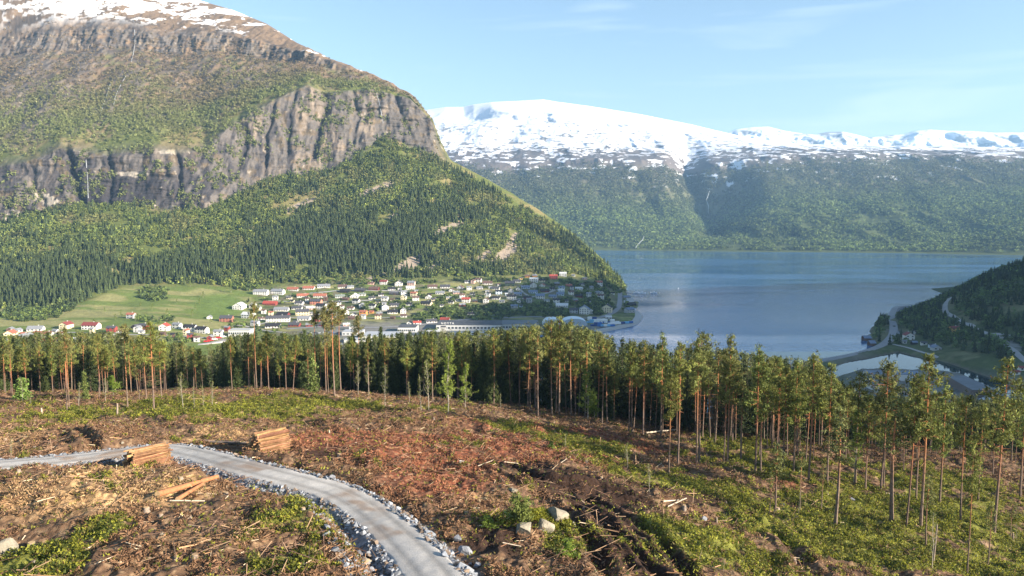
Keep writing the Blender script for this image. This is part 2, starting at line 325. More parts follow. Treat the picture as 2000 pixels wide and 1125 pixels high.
snow = sst(10.0, 10.35, Tg + 0.0 * nx1) * sst(0.10, 0.17, fbm(VX / 90, VY / 90, VZ / 60, 4, 83) * 0.7 + 0.5 * fbm(VX / 22, VY / 34, VZ / 12, 3, 89) + sst(70, 0, V2) * 0.22 - 0.02 - sst(430, 560, U2) * 0.25)
C = mixc(C, (0.82, 0.83, 0.86), snow)
# farmland and lawns on the valley floor
field = 1 - sst(4.6, 5.1, Tg + 0.12 * nx2)
fc = np.ones(VX.shape + (3,)) * np.array([0.13, 0.17, 0.045])
fc = mixc(fc, (0.25, 0.24, 0.10), sst(-0.1, 0.25, fbm(VX / 60, VY / 22, 0, 3, 91)))
fc = mixc(fc, (0.125, 0.175, 0.045), sst(.2, .6, np.exp(-((U2 - 430) / 55) ** 2 - ((V2 - 598) / 26) ** 2)))
town = sst(470, 520, U2) * sst(520, 560, V2)
fc = mixc(fc, (0.15, 0.14, 0.085), town * sst(-0.1, 0.3, fbm(VX / 14, VY / 14, 0, 3, 93)))
fc = mixc(fc, (0.07, 0.085, 0.035), town * sst(0.0, 0.35, fbm(VX / 18, VY / 18, 0, 3, 95)) * 0.8)
asph = sst(625, 640, V2 + 6 * fbm(VX / 30, VY / 30, 0, 2, 97)) * sst(560, 640, U2)
fc = mixc(fc, (0.20, 0.195, 0.19), asph * 0.85)
C = C * (1 - field[..., None]) + fc * field[..., None]
shore = sst(0.9, 0.2, VZ) * (Tg < 6.5)
C = mixc(C, (0.17, 0.16, 0.145), np.clip(shore, 0, 1))
C = C * (1 + 0.22 * nx3[..., None])
M_terr = mat('terrain', vcol=True, rough=0.95, noise=(0.22, 0.14), bump=(0.35, 0.8), spec=0.1)
valley = link('mountain', np_mesh('mountain', np.stack([VX, VY, VZ], -1).reshape(-1, 3), grid_faces(*VX.shape), M_terr, C.reshape(-1, 3), smooth=True)); tag(valley, kind='structure')
# ---- hillside on the right, beyond the pond
R0 = [(1300, ('z', -4), 330), (1500, ('z', 2), 330), (2900, ('z', 6), 330)]
R1 = [(1300, ('z', -4), 640), (1500, ('z', 1), 660), (1600, ('z', 2.5), 660), (2000, ('z', 3), 560), (2900, ('z', 10), 480)]
R3 = [(1300, ('z', -6), 760), (1500, ('z', -4), 760), (1680, ('z', 3), 770), (1800, ('z', 3), 755), (1900, ('z', 4), 690), (2000, ('z', 5), 640), (2900, ('z', 30), 560)]
R4 = [(1300, ('z', -8), 850), (1650, ('z', -4), 850), (1700, ('z', 2), 850), (1750, 664, 845), (1800, 668, 815), (1870, 672, 750), (1930, 678, 715), (2000, 688, 690), (2200, ('z', 30), 660), (2900, ('z', 60), 640)]
R5 = [(1300, ('z', -8), 930), (1680, ('z', -6), 930), (1715, ('z', 2), 930), (1760, 632, 985), (1845, 614, 930), (1900, 640, 820), (1950, 652, 785), (2000, 663, 750), (2200, ('z', 50), 730), (2900, ('z', 110), 720)]
R6 = [(1300, ('z', -8), 1020), (1690, ('z', -6), 1020), (1716, ('z', 1), 1010), (1750, 622, 1020), (1800, 603, 1050), (1850, 578, 1020), (1930, 540, 1000), (2000, 516, 980), (2300, 420, 980), (2900, ('z', 280), 1100)]
R7 = [(1300, ('z', -9), 1120), (1700, ('z', -8), 1120), (1800, ('z', -6), 1200), (1900, ('z', 10), 1260), (2000, ('z', 30), 1300), (2300, ('z', 110), 1400), (2900, ('z', 220), 1400)]
R8 = [(1300, ('z', -15), 1500), (2900, ('z', -15), 1800)]
s2 = np.linspace(0.30, 1.30, 620)
Yr, Zr, T2 = loft([R0, R1, R3, R4, R5, R6, R7, R8], [12, 22, 26, 34, 60, 12, 6], s2, [4, 6, 5, 4, 4, 2, 4, 4])
S2g = np.repeat(s2[None], len(T2), 0); Tr = np.repeat(T2[:, None], len(s2), 1); Xr = S2g * Yr
wr = sst(2.5, 3.6, Tr) * sst(1700, 1800, S2g * FPX + 1000)
Zr = Zr + wr * (5 * fbm(Xr / 70, Yr / 70, 0, 4, 101) + 1.2 * fbm(Xr / 12, Yr / 12, 0, 3, 103)) + 0.25 * fbm(Xr / 10, Yr / 10, 0, 2, 105)
Zr = carve(Xr, Yr, Zr)
Ur, Vr = img_of(Xr, Yr, Zr)
n1 = fbm(Xr / 40, Yr / 40, 0, 4, 107); n2 = fbm(Xr / 9, Yr / 9, 0, 3, 109)
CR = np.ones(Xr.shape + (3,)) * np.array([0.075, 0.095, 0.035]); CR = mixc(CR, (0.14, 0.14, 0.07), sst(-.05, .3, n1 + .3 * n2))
rub = np.exp(-((Ur - 1965) / 50) ** 2 - ((Vr - 668 - (Ur - 1965) * 0.45) / 18) ** 2); CR = mixc(CR, (0.30, 0.28, 0.27), sst(.5, .9, rub + 0.3 * n2) * .7)
CR = mixc(CR, (0.17, 0.165, 0.16), sst(2.0, 1.6, Tr) * sst(1600, 1700, Ur) * 0.8)
CR = mixc(CR, (0.13, 0.115, 0.09), sst(1.1, .3, Zr)); CR *= (1 + 0.25 * n2[..., None])
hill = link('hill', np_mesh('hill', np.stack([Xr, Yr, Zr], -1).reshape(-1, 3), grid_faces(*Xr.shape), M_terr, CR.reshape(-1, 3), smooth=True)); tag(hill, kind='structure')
# ---- the fjord-side ridge to the right of the frame (throws the valley's evening shade)
gx = np.linspace(800, 2300, 90); gy = np.linspace(-1500, 1500, 130); GX, GY = np.meshgrid(gx, gy)
Hc = np.interp(GY, [-1500, -600, -250, 60, 220, 640, 800, 960, 1300, 1500], [150, 230, 330, 470, 535, 535, 470, 400, 250, 120])
GZ = Hc * np.exp(-((GX - 1330) / 270) ** 2) + 25 * fbm(GX / 160, GY / 160, 0, 4, 113) * sst(0, 200, Hc * np.exp(-((GX - 1330) / 270) ** 2)) - 6
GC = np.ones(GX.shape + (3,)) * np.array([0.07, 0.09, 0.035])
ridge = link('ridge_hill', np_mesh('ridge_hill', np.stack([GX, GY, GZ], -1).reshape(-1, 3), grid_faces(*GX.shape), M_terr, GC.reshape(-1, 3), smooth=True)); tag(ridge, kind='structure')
# ---- far side of the fjord: wooded slope, plateau and snow dome
SH = [(600, 489), (1165, 489), (1350, 490), (1500, 492), (1800, 495), (2000, 499), (2500, 506)]
def shY(dz): return [(u, ('z', dz), (CAMZ - 0) / -float(ray(u, v)[1])) for u, v in SH]
Sm = [(u, ('z', -25), Y - 130) for u, _, Y in shY(0)]
S0 = [(u, ('z', 1.0), Y) for u, _, Y in shY(0)]
S1 = [(600, 462, 3650), (1165, 466, 3620), (1500, 466, 3600), (1750, 462, 3500), (1900, 455, 3450), (2000, 445, 3400), (2500, 440, 3300)]
S2 = [(600, 390, 4150), (1000, 395, 4100), (1300, 400, 4100), (1400, 425, 4250), (1500, 385, 4100), (1800, 380, 4050), (2000, 370, 4000), (2500, 360, 4000)]
S3 = [(600, 300, 4900), (880, 318, 4800), (1000, 328, 4780), (1100, 318, 4750), (1200, 312, 4700), (1300, 316, 4650), (1340, 335, 4750), (1385, 322, 4800), (1500, 308, 4700), (1600, 306, 4650), (1700, 300, 4600), (1850, 304, 4600), (2000, 306, 4550), (2500, 300, 4500)]
S4 = [(600, 270, 5700), (880, 285, 5600), (1000, 283, 5500), (1200, 288, 5400), (1300, 290, 5400), (1340, 300, 5600), (1400, 290, 5500), (1500, 285, 5400), (1700, 289, 5300), (2000, 292, 5200), (2500, 290, 5100)]
S5 = [(600, 222, 7800), (780, 222, 7700), (843, 213, 7600), (870, 209, 7500), (905, 208, 7400), (925, 203, 7300), (960, 199, 7200), (1010, 197, 7200), (1060, 194, 7200), (1090, 199, 7100), (1150, 207, 7000), (1250, 223, 6900), (1350, 243, 6700), (1400, 255, 6600), (1440, 264, 6500), (1480, 272, 6300), (1550, 280, 6200), (1600, 282, 6100), (1700, 285, 6000), (2000, 288, 5900), (2500, 287, 5800)]
S6 = [(600, ('z', 300), 9000), (2500, ('z', 300), 8000)]
s3 = np.linspace(-0.22, 0.80, 1000)
Yf, Zf, T3 = loft([Sm, S0, S1, S2, S3, S4, S5, S6], [4, 34, 60, 75, 45, 90, 6], s3, [6, 6, 8, 6, 3, 5, 2, 6])
S3g = np.repeat(s3[None], len(T3), 0); Tf = np.repeat(T3[:, None], len(s3), 1); Xf = S3g * Yf; Uf = S3g * FPX + 1000
wf = sst(1.0, 2.2, Tf) * (1 - sst(5.6, 6.0, Tf))
gcx = 1340 + 50 * (1 - sst(2, 4, Tf)); gully = np.exp(-((Uf - gcx) / 26) ** 2) * sst(1.3, 2.4, Tf) * (1 - sst(4.2, 4.9, Tf))
Df = wf * (170 * fbm(Xf / 520, Yf / 700, Zf / 900, 4, 121) + 95 * ridged(Xf / 260, Yf / 500, Zf / 700, 4, 127)) - 300 * gully
Df = Df + sst(3.8, 4.6, Tf) * (1 - sst(5.5, 5.95, Tf)) * 70 * ridged(Xf / 300, Yf / 420, 0, 5, 131)
Zf = Zf + sst(3.9, 4.5, Tf) * (1 - sst(5.5, 5.95, Tf)) * (10 * fbm(Xf / 120, Yf / 300, 0, 4, 137))
# snow hollow near the summit
hol = np.exp(-((Uf - 925) / 36) ** 2) * np.exp(-((Tf - 5.72) / 0.17) ** 2); Zf = Zf - 55 * hol; Df = Df - 160 * hol
Yf2 = Yf - Df * 0.7 ; Xf2 = S3g * Yf2
Uq, Vq = img_of(Xf2, Yf2, Zf)
m1 = fbm(Xf2 / 200, Yf2 / 260, 0, 5, 139); m2 = fbm(Xf2 / 60, Yf2 / 200, Zf / 14, 4, 149); m3 = fbm(Xf2 / 30, Yf2 / 60, 0, 3, 151)
CF = np.ones(Xf.shape + (3,)) * np.array([0.075, 0.095, 0.035]); CF = mixc(CF, (0.13, 0.12, 0.08), sst(2.9, 3.7, Tf + 0.5 * m1))
sn = sst(3.7, 6.3, Tf + 0.3 * m1) * 1.0 + 0.85 * m2 + 0.55 * m3 + sst(1000, 1300, Uq) * 0 
sn = sn + sst(4.6, 5.3, Tf) * 0.35 - gully * 0
snw = sst(0.26, 0.36, sn) * sst(3.3, 3.75, Tf + .3 * m1)
CF = mixc(CF, (0.12, 0.105, 0.10), sst(3.6, 4.0, Tf)); CF = mixc(CF, (0.70, 0.73, 0.79), snw)
CF = mixc(CF, (0.10, 0.095, 0.10), sst(0.24, 0.30, m2 + 0.25 * m3) * sst(4.2, 4.6, Tf) * 0.8 * (1 - sst(5.3, 5.8, Tf)))
M_far = mat('far_terrain', vcol=True, rough=0.9, noise=(0.03, 0.10), spec=0.1)
farm = link('snowy_mountain', np_mesh('snowy_mountain', np.stack([Xf2, Yf2, Zf], -1).reshape(-1, 3), grid_faces(*Xf.shape), M_far, CF.reshape(-1, 3), smooth=True)); tag(farm, kind='structure')
# ---- last peaks
P0 = [(1200, ('z', 300), 8800), (2600, ('z', 300), 8800)]
P1 = [(1200, ('z', 500), 9200), (2600, ('z', 500), 9200)]
P2 = [(1200, 300, 10000), (1380, 275, 10000), (1440, 252, 10000), (1470, 248, 10000), (1500, 247, 10000), (1530, 255, 10000), (1555, 259, 10000), (1590, 263, 10000), (1615, 258, 10000), (1645, 257, 10000), (1670, 262, 10000), (1696, 269, 10000), (1730, 265, 10300), (1765, 262, 10300), (1790, 255, 10300), (1815, 253, 10300), (1850, 255, 10300), (1900, 256, 10300), (1940, 259, 10300), (2000, 258, 10300), (2600, 262, 10300)]
P3 = [(1200, ('z', 300), 11500), (2600, ('z', 300), 11500)]
s4 = np.linspace(0.2, 1.0, 500)
Yp, Zp, T4 = loft([P0, P1, P2, P3], [4, 60, 5], s4, [1, 4, 1, 4]); S4g = np.repeat(s4[None], len(T4), 0); Tp = np.repeat(T4[:, None], len(s4), 1)
Xp = S4g * Yp; dp = sst(1, 1.3, Tp) * (1 - sst(1.9, 2.0, Tp)) * 240 * ridged(Xp / 420, Yp / 400, Zp / 500, 4, 157); Yp = Yp - dp; Xp = S4g * Yp
CPk = np.ones(Xp.shape + (3,)) * np.array([0.66, 0.71, 0.80]); CPk = mixc(CPk, (0.13, 0.13, 0.14), sst(0.10, 0.25, fbm(Xp / 110, Yp / 200, Zp / 40, 4, 163)) * 0.8)
pk = link('distant_peaks', np_mesh('distant_peaks', np.stack([Xp, Yp, Zp], -1).reshape(-1, 3), grid_faces(*Xp.shape), M_far, CPk.reshape(-1, 3), smooth=True)); tag(pk, kind='structure')
# ---- water
def water_mat(name, deep, scale, dist, rough, calm=False):
    m = bpy.data.materials.new(name); m.use_nodes = True; nt = m.node_tree; nt.nodes.clear(); L = nt.links.new
    o = N(nt, 'ShaderNodeOutputMaterial'); p = N(nt, 'ShaderNodeBsdfPrincipled'); p.inputs['Base Color'].default_value = (*deep, 1)
    p.inputs['IOR'].default_value = 1.33; p.inputs['Specular IOR Level'].default_value = 0.5
    g = N(nt, 'ShaderNodeNewGeometry')
    n = N(nt, 'ShaderNodeTexNoise'); n.inputs['Scale'].default_value = scale; n.inputs['Detail'].default_value = 3; L(g.outputs['Position'], n.inputs['Vector'])
    mp = N(nt, 'ShaderNodeMapping'); mp.inputs['Scale'].default_value = (0.0013, 0.0045, 1); L(g.outputs['Position'], mp.inputs['Vector'])
    n2 = N(nt, 'ShaderNodeTexNoise'); n2.inputs['Scale'].default_value = 1; n2.inputs['Detail'].default_value = 4; n2.inputs['Distortion'].default_value = 1.2; L(mp.outputs[0], n2.inputs['Vector'])
    mr = N(nt, 'ShaderNodeMapRange'); mr.inputs['From Min'].default_value = 0.36; mr.inputs['From Max'].default_value = 0.62
    mr.inputs['To Min'].default_value = 0.05; mr.inputs['To Max'].default_value = 1.0; L(n2.outputs['Fac'], mr.inputs['Value'])
    b = N(nt, 'ShaderNodeBump'); b.inputs['Distance'].default_value = dist; L(n.outputs['Fac'], b.inputs['Height']); L(b.outputs[0], p.inputs['Normal'])
    if calm: b.inputs['Strength'].default_value = 0.1; p.inputs['Roughness'].default_value = rough
    else:
        L(mr.outputs[0], b.inputs['Strength'])
        r2 = N(nt, 'ShaderNodeMapRange'); r2.inputs['To Min'].default_value = 0.02; r2.inputs['To Max'].default_value = rough; L(mr.outputs[0], r2.inputs['Value']); L(r2.outputs[0], p.inputs['Roughness'])
    L(p.outputs[0], o.inputs['Surface']); return m
M_water = water_mat('water', (0.03, 0.12, 0.27), 0.16, 0.9, 0.16)
xs = np.linspace(-1500, 4500, 40); ys = np.linspace(330, 4200, 30); WX, WY = np.meshgrid(xs, ys)
lake = link('lake', np_mesh('lake', np.stack([WX, WY, WX * 0], -1).reshape(-1, 3), grid_faces(30, 40), M_water)); tag(lake, kind='structure')
px0 = [p[0] for p in POND]; py0 = [p[1] for p in POND]
M_pond = water_mat('pond_water', (0.012, 0.025, 0.035), 0.3, 0.15, 0.01, calm=True)
mb = MB(); mb.add([(min(px0) - 4, min(py0) - 4, .03), (max(px0) + 4, min(py0) - 4, .03), (max(px0) + 4, max(py0) + 4, .03), (min(px0) - 4, max(py0) + 4, .03)], [(0, 1, 2, 3)])
tag(mb.build('pond', M_pond), kind='structure')
# ================================================================= NEAR HILL (clear-cut)
CTRL = [(-400,1125,56),(0,1125,50),(400,1125,49),(800,1125,50),(1200,1125,57),(1600,1125,71),(2000,1125,84),(2400,1125,92),
 (-400,1000,66),(0,1000,62),(400,1000,62),(700,1000,67),(1000,1000,72),(1300,1000,83),(1600,1000,97),(2000,1000,106),(2400,1000,112),
 (-400,910,84),(0,905,83),(300,900,84),(600,905,86),(900,900,95),(1200,900,110),(1500,900,120),(1800,905,131),(2000,915,133),(2400,930,135),
 (-400,840,108),(0,835,108),(300,832,110),(600,830,116),(900,830,122),(1150,840,134),
 (-400,785,140),(0,782,148),(300,778,152),(600,768,165),(850,786,160),(1000,802,156),(1200,838,146),(1300,858,142)]
EXT = []
cp = [pt(*c) for c in CTRL]
# close to and behind the camera
cp += [(-60, 20, 121), (0, 20, 119), (60, 20, 114), (-60, -20, 124), (60, -20, 116)]
# beyond the wood's edge the hill falls to the valley
for u, Y, z in [(-400,200,93),(0,200,93),(400,205,91),(700,210,89),(1000,205,88),(1300,195,87),(1600,185,85),(2000,180,84),(2500,180,82),
                (-400,270,68),(0,270,68),(500,270,66),(1000,265,66),(1500,255,64),(2000,250,62),(2500,250,60),
                (-400,340,30),(0,340,30),(700,340,26),(1400,330,20),(2000,330,16),(2500,330,14)]:
    cp.append(((u - 1000) / FPX * Y, Y, z))
cp = np.array(cp)
def _tps(r2): return np.where(r2 > 1e-9, r2 * np.log(r2 + 1e-12) * 0.5, 0)
_sc = 100.0; _P = cp[:, :2] / _sc; _n = len(cp)
_K = _tps(((_P[:, None] - _P[None]) ** 2).sum(-1)) + np.eye(_n) * 0.006
_A = np.zeros((_n + 3, _n + 3)); _A[:_n, :_n] = _K; _A[:_n, _n] = 1; _A[:_n, _n + 1:] = _P; _A[_n, :_n] = 1; _A[_n + 1:, :_n] = _P.T
_w = np.linalg.solve(_A, np.r_[cp[:, 2], 0, 0, 0])
def z_base(x, y):
    x = np.asarray(x, float); y = np.asarray(y, float); sh = np.broadcast(x, y).shape; xf = (x + 0 * y).ravel() / _sc; yf = (y + 0 * x).ravel() / _sc
    r = np.empty(len(xf))
    for i in range(0, len(xf), 100000):
        a, b = xf[i:i + 100000], yf[i:i + 100000]
        r[i:i + 100000] = _tps((a[:, None] - _P[None, :, 0]) ** 2 + (b[:, None] - _P[None, :, 1]) ** 2) @ _w[:_n] + _w[_n] + _w[_n + 1] * a + _w[_n + 2] * b
    return r.reshape(sh)
def hit(u, v, zf):
    """where the ray through a photo pixel meets the ground zf"""
    s, t = ray(u, v); s = float(s); t = float(t)
    Y = np.linspace(25, 330, 1400); d = CAMZ + t * Y - zf(s * Y, Y); k = np.argmax(d < 0)
    if not (d < 0).any(): k = len(Y) - 1
    k = max(k, 1); y0, y1 = Y[k - 1], Y[k]; f = d[k - 1] / (d[k - 1] - d[k] + 1e-9); yy = y0 + (y1 - y0) * f
    return (s * yy, yy)
# ---- road centre line
road_px = [(-160, 928), (-60, 917), (0, 911), (100, 903), (190, 893), (262, 884), (325, 880), (385, 890), (450, 908), (520, 926), (590, 944), (650, 962), (700, 988), (745, 1022), (785, 1060), (825, 1102), (862, 1150), (900, 1210)]
rc = np.array([hit(u, v, z_base) for u, v in road_px])
def catmull(P, n=10):
    P = np.asarray(P, float); Q = np.vstack([2 * P[0] - P[1], P, 2 * P[-1] - P[-2]]); out = []
    for i in range(1, len(Q) - 2):
        for j in range(n):
            t = j / n; out.append(0.5 * ((2 * Q[i]) + (-Q[i - 1] + Q[i + 1]) * t + (2 * Q[i - 1] - 5 * Q[i] + 4 * Q[i + 1] - Q[i + 2]) * t * t + (-Q[i - 1] + 3 * Q[i] - 3 * Q[i + 1] + Q[i + 2]) * t ** 3))
    out.append(Q[-2]); return np.array(out)
RC = catmull(rc, 12)
RZ = smooth1(z_base(RC[:, 0], RC[:, 1]), 8) + 0.25
def road_near(x, y):
    """distance to the road centre, road height there"""
    x = np.asarray(x, float); y = np.asarray(y, float); d = np.full(x.shape, 1e9); z = np.zeros(x.shape)
    for i in range(len(RC) - 1):
        x1, y1 = RC[i]; vx, vy = RC[i + 1] - RC[i]; t = np.clip(((x - x1) * vx + (y - y1) * vy) / (vx * vx + vy * vy), 0, 1)
        dd = np.hypot(x - x1 - t * vx, y - y1 - t * vy); m = dd < d; d = np.where(m, dd, d); z = np.where(m, RZ[i] + (RZ[i + 1] - RZ[i]) * t, z)
    return d, z
RW = 2.0
# wheel ruts torn through the mud (pixel paths)
ruts_px = [[(985, 905), (1040, 935), (1100, 950), (1180, 962), (1260, 985), (1330, 1000)], [(1120, 985), (1160, 1020), (1200, 1060), (1260, 1110), (1300, 1150)], [(1150, 975), (1200, 1010), (1260, 1050), (1330, 1110), (1360, 1150)], [(1090, 1000), (1120, 1040), (1160, 1090), (1190, 1150)],
 [(1500, 1030), (1560, 1080), (1590, 1125), (1610, 1160)], [(1460, 1010), (1540, 1075), (1565, 1125), (1570, 1160)], [(150, 850), (185, 880)], [(880, 905), (960, 925), (1020, 950)]]
RUTS = [catmull([hit(u, v, z_base) for u, v in r], 4) for r in ruts_px]
# knolls (px u, v, radius m, height m)
KN = [(1045, 1040, 4.2, 1.5), (1330, 1030, 6.0, 1.3), (930, 975, 5.0, 0.9), (600, 1010, 6.0, 0.9), (180, 865, 6, .8), (480, 780, 14, 1.2), (1450, 880, 9, 1.2), (720, 940, 6, .7), (560, 880, 5, .5), (780, 845, 8, .7), (1350, 1080, 5, .9)]
KN = [(*hit(u, v, z_base), r, h) for u, v, r, h in KN]
def zg(x, y, fine=True):
    x = np.asarray(x, float); y = np.asarray(y, float); z = z_base(x, y)
    d, rz = road_near(x, y)
    off = sst(RW, RW + 4, d)
    for kx, ky, r, h in KN: z = z + off * h * np.exp(-((x - kx) ** 2 + (y - ky) ** 2) / (r * r))
    z = z + off * (1.25 * fbm(x / 9, y / 9, 0, 4, 201) + 0.55 * ridged(x / 3.2, y / 3.2, 0, 3, 203) + 0.22 * fbm(x / .9, y / .9, 0, 2, 207) * fine)
    for R in RUTS:
        dd = dist_poly(x, y, [tuple(q) for q in R], closed=False)
        z = z - 0.95 * np.exp(-(dd / 0.7) ** 2) + 0.5 * np.exp(-((dd - 1.3) / 0.6) ** 2)
    # embankment: deeper on the lower side near the front
    bank = sst(RW + 0.3, RW + 3.2, d); z = np.where(d < RW + 3.2, rz - 0.12 + (z - rz + 0.12 - 0.9 * sst(RW, RW + 1.6, d) * (1 - bank)) * bank - 0.75 * sst(RW + .2, RW + 1.6, d) * (1 - bank), z)
    return z
sn_ = np.linspace(-1.12, 1.12, 1250)
tt = np.linspace(0, 1, 760)
Yn = 24 + 116 * tt ** 1.35
Yn = np.r_[Yn[:-1], np.linspace(140, 240, 230)[:-1], np.linspace(240, 460, 60)]
Sn, YN = np.meshgrid(sn_, Yn); XN = Sn * YN; XN = np.where(YN < 60, Sn * (YN * 0.5 + 30), XN)
ZN = zg(XN, YN); ZN = np.where(YN > 330, ZN - (YN - 330) * 0.3, ZN)
UN, VN = img_of(XN, YN, ZN)
a1 = fbm(XN / 7, YN / 7, 0, 4, 211); a2 = fbm(XN / 1.6, YN / 1.6, 0, 3, 213); a3 = fbm(XN / .35, YN / .35, 0, 2, 217)
def blobs(x, y, L_):
    r = np.zeros(np.shape(x))
    for bx, by, rx, ry, a in L_: r = r + a * np.exp(-((x - bx) / rx) ** 2 - ((y - by) / ry) ** 2)
    return r
def wb(L_):      # image blobs -> ground blobs
    o = []
    for u, v, ru, rv, a in L_:
        c = hit(u, v, z_base); e = hit(u + ru, v, z_base); g1 = hit(u, v - rv, z_base); g2 = hit(u, v + rv, z_base)
        o.append((c[0], c[1], abs(e[0] - c[0]), max(abs(g1[1] - g2[1]) / 2, 1.0), a))
    return o
GREEN = wb([(70, 1060, 130, 45, 1.3), (225, 1030, 50, 25, .8), (100, 1110, 130, 30, 1.2), (640, 1000, 70, 30, 1.2), (600, 1040, 90, 40, .6), (520, 1115, 90, 22, .9), (240, 815, 260, 20, 1.0), (620, 792, 200, 13, 1.1), (560, 810, 130, 12, .8), (985, 832, 50, 9, 1.1),
  (1130, 862, 75, 18, 1.2), (1200, 885, 60, 14, .8), (1440, 868, 120, 20, 1.2), (1500, 905, 120, 22, 1.0), (1300, 945, 110, 22, .9), (1550, 1010, 130, 34, 1.1), (1720, 1000, 160, 40, 1.2), (1900, 1000, 140, 60, 1.1), (1640, 1060, 180, 40, 1.0), (1850, 940, 150, 30, 1.0), (1320, 1075, 90, 40, 1.1), (1460, 1100, 110, 40, .8), (1750, 1100, 200, 40, .7), (1960, 1080, 100, 50, .8),
  (1010, 1020, 40, 16, 1.2), (1105, 1075, 40, 28, 1.2), (400, 800, 120, 18, .5), (60, 800, 100, 20, .6), (850, 800, 90, 10, .6), (940, 960, 50, 14, .35), (1400, 970, 90, 20, .5)])
MUD = wb([(1010, 910, 60, 12, 1.0), (1090, 940, 90, 16, 1.1), (1200, 985, 90, 24, 1.1), (1170, 1050, 70, 50, 1.2), (1270, 1100, 70, 40, 1.0), (520, 905, 60, 14, .7), (640, 890, 70, 16, .6), (1350, 975, 110, 16, .8), (1330, 915, 60, 8, .8), (960, 1070, 70, 35, 1.0), (1500, 975, 90, 10, .6), (140, 860, 25, 10, .8), (1550, 1090, 22, 40, .8)])
RED = wb([(800, 880, 220, 34, 1.1), (1100, 845, 160, 14, 1.1), (1200, 870, 120, 12, .8), (850, 950, 130, 34, .9), (1050, 880, 150, 25, 1.0), (620, 860, 100, 20, .7), (1540, 950, 50, 12, .7)])
TAN = wb([(200, 960, 240, 40, 1.1), (60, 860, 80, 25, .6), (400, 1060, 160, 40, .5), (420, 850, 90, 14, .7), (950, 975, 60, 12, .7), (1000, 795, 100, 6, .6)])
def zones(x, y, a1, a2):
    g = sst(0.50, 0.88, blobs(x, y, GREEN) * .82 + 0.95 * a1 + 0.75 * a2); m = sst(0.40, 0.75, blobs(x, y, MUD) * 1.2 + 0.4 * a1 + 0.3 * a2)
    r = sst(0.2, 0.8, blobs(x, y, RED) + 0.3 * a1); t = sst(0.2, 0.8, blobs(x, y, TAN) + 0.3 * a1)
    return g * (1 - m * 0.7), m, r, t
G_, M_, R_, T_ = zones(XN, YN, a1, a2)
CN = np.ones(XN.shape + (3,)) * np.array([0.135, 0.082, 0.05])
CN = mixc(CN, (0.175, 0.055, 0.03), R_ * 0.85); CN = mixc(CN, (0.46, 0.29, 0.14), T_ * 0.85)
CN = mixc(CN, (0.30, 0.22, 0.13), sst(0.15, 0.5, a3 + .3 * a2) * 0.4); CN = mixc(CN, (0.06, 0.04, 0.028), sst(0.1, 0.45, -a3 - .4 * a2) * 0.6)
CN = mixc(CN, (0.15, 0.165, 0.03), G_ * 0.85); CN = mixc(CN, (0.034, 0.020, 0.015), M_ * 0.95)
dR, _ = road_near(XN[:, :], YN[:, :]) ; nearroad = sst(RW + 1.8 + 0.5, RW + 0.6, dR + 0.5 * a2)
CN = mixc(CN, (0.21, 0.215, 0.23), nearroad)
# trodden path along the ridge and forest floor behind
path_px = [(600, 778), (680, 783), (760, 795), (840, 806), (900, 815)]; PATH = [hit(u, v, z_base) for u, v in path_px]
CN = mixc(CN, (0.27, 0.19, 0.12), sst(1.6, .6, dist_poly(XN, YN, PATH, False)) * 0.8)
path2 = [hit(u, v, z_base) for u, v in [(1640, 1005), (1720, 1015), (1800, 1030), (1880, 1055), (1960, 1072), (2060, 1090)]]
CN = mixc(CN, (0.25, 0.17, 0.11), sst(1.0, .4, dist_poly(XN, YN, path2, False)) * 0.8)
CN = mixc(CN, (0.03, 0.035, 0.016), sst(165, 190, YN + 12 * a1))  # forest floor darkened: the wood's inner shade is put into its colour
CN *= (1 + 0.3 * a3[..., None])
M_ground = mat('clearcut_ground', vcol=True, rough=0.95, noise=(3.0, 0.35), bump=(5.0, 0.10), spec=0.12)
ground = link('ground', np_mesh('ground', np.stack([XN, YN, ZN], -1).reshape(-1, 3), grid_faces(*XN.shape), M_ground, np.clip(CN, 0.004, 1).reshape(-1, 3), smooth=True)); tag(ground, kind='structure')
# fast lookup of the finished ground
from bisect import bisect
def zq(x, y): return zg(np.atleast_1d(np.asarray(x, float)), np.atleast_1d(np.asarray(y, float)))
def foot(u, v):
    x, y = hit(u, v, z_base); return x, y, float(zq(x, y)[0])
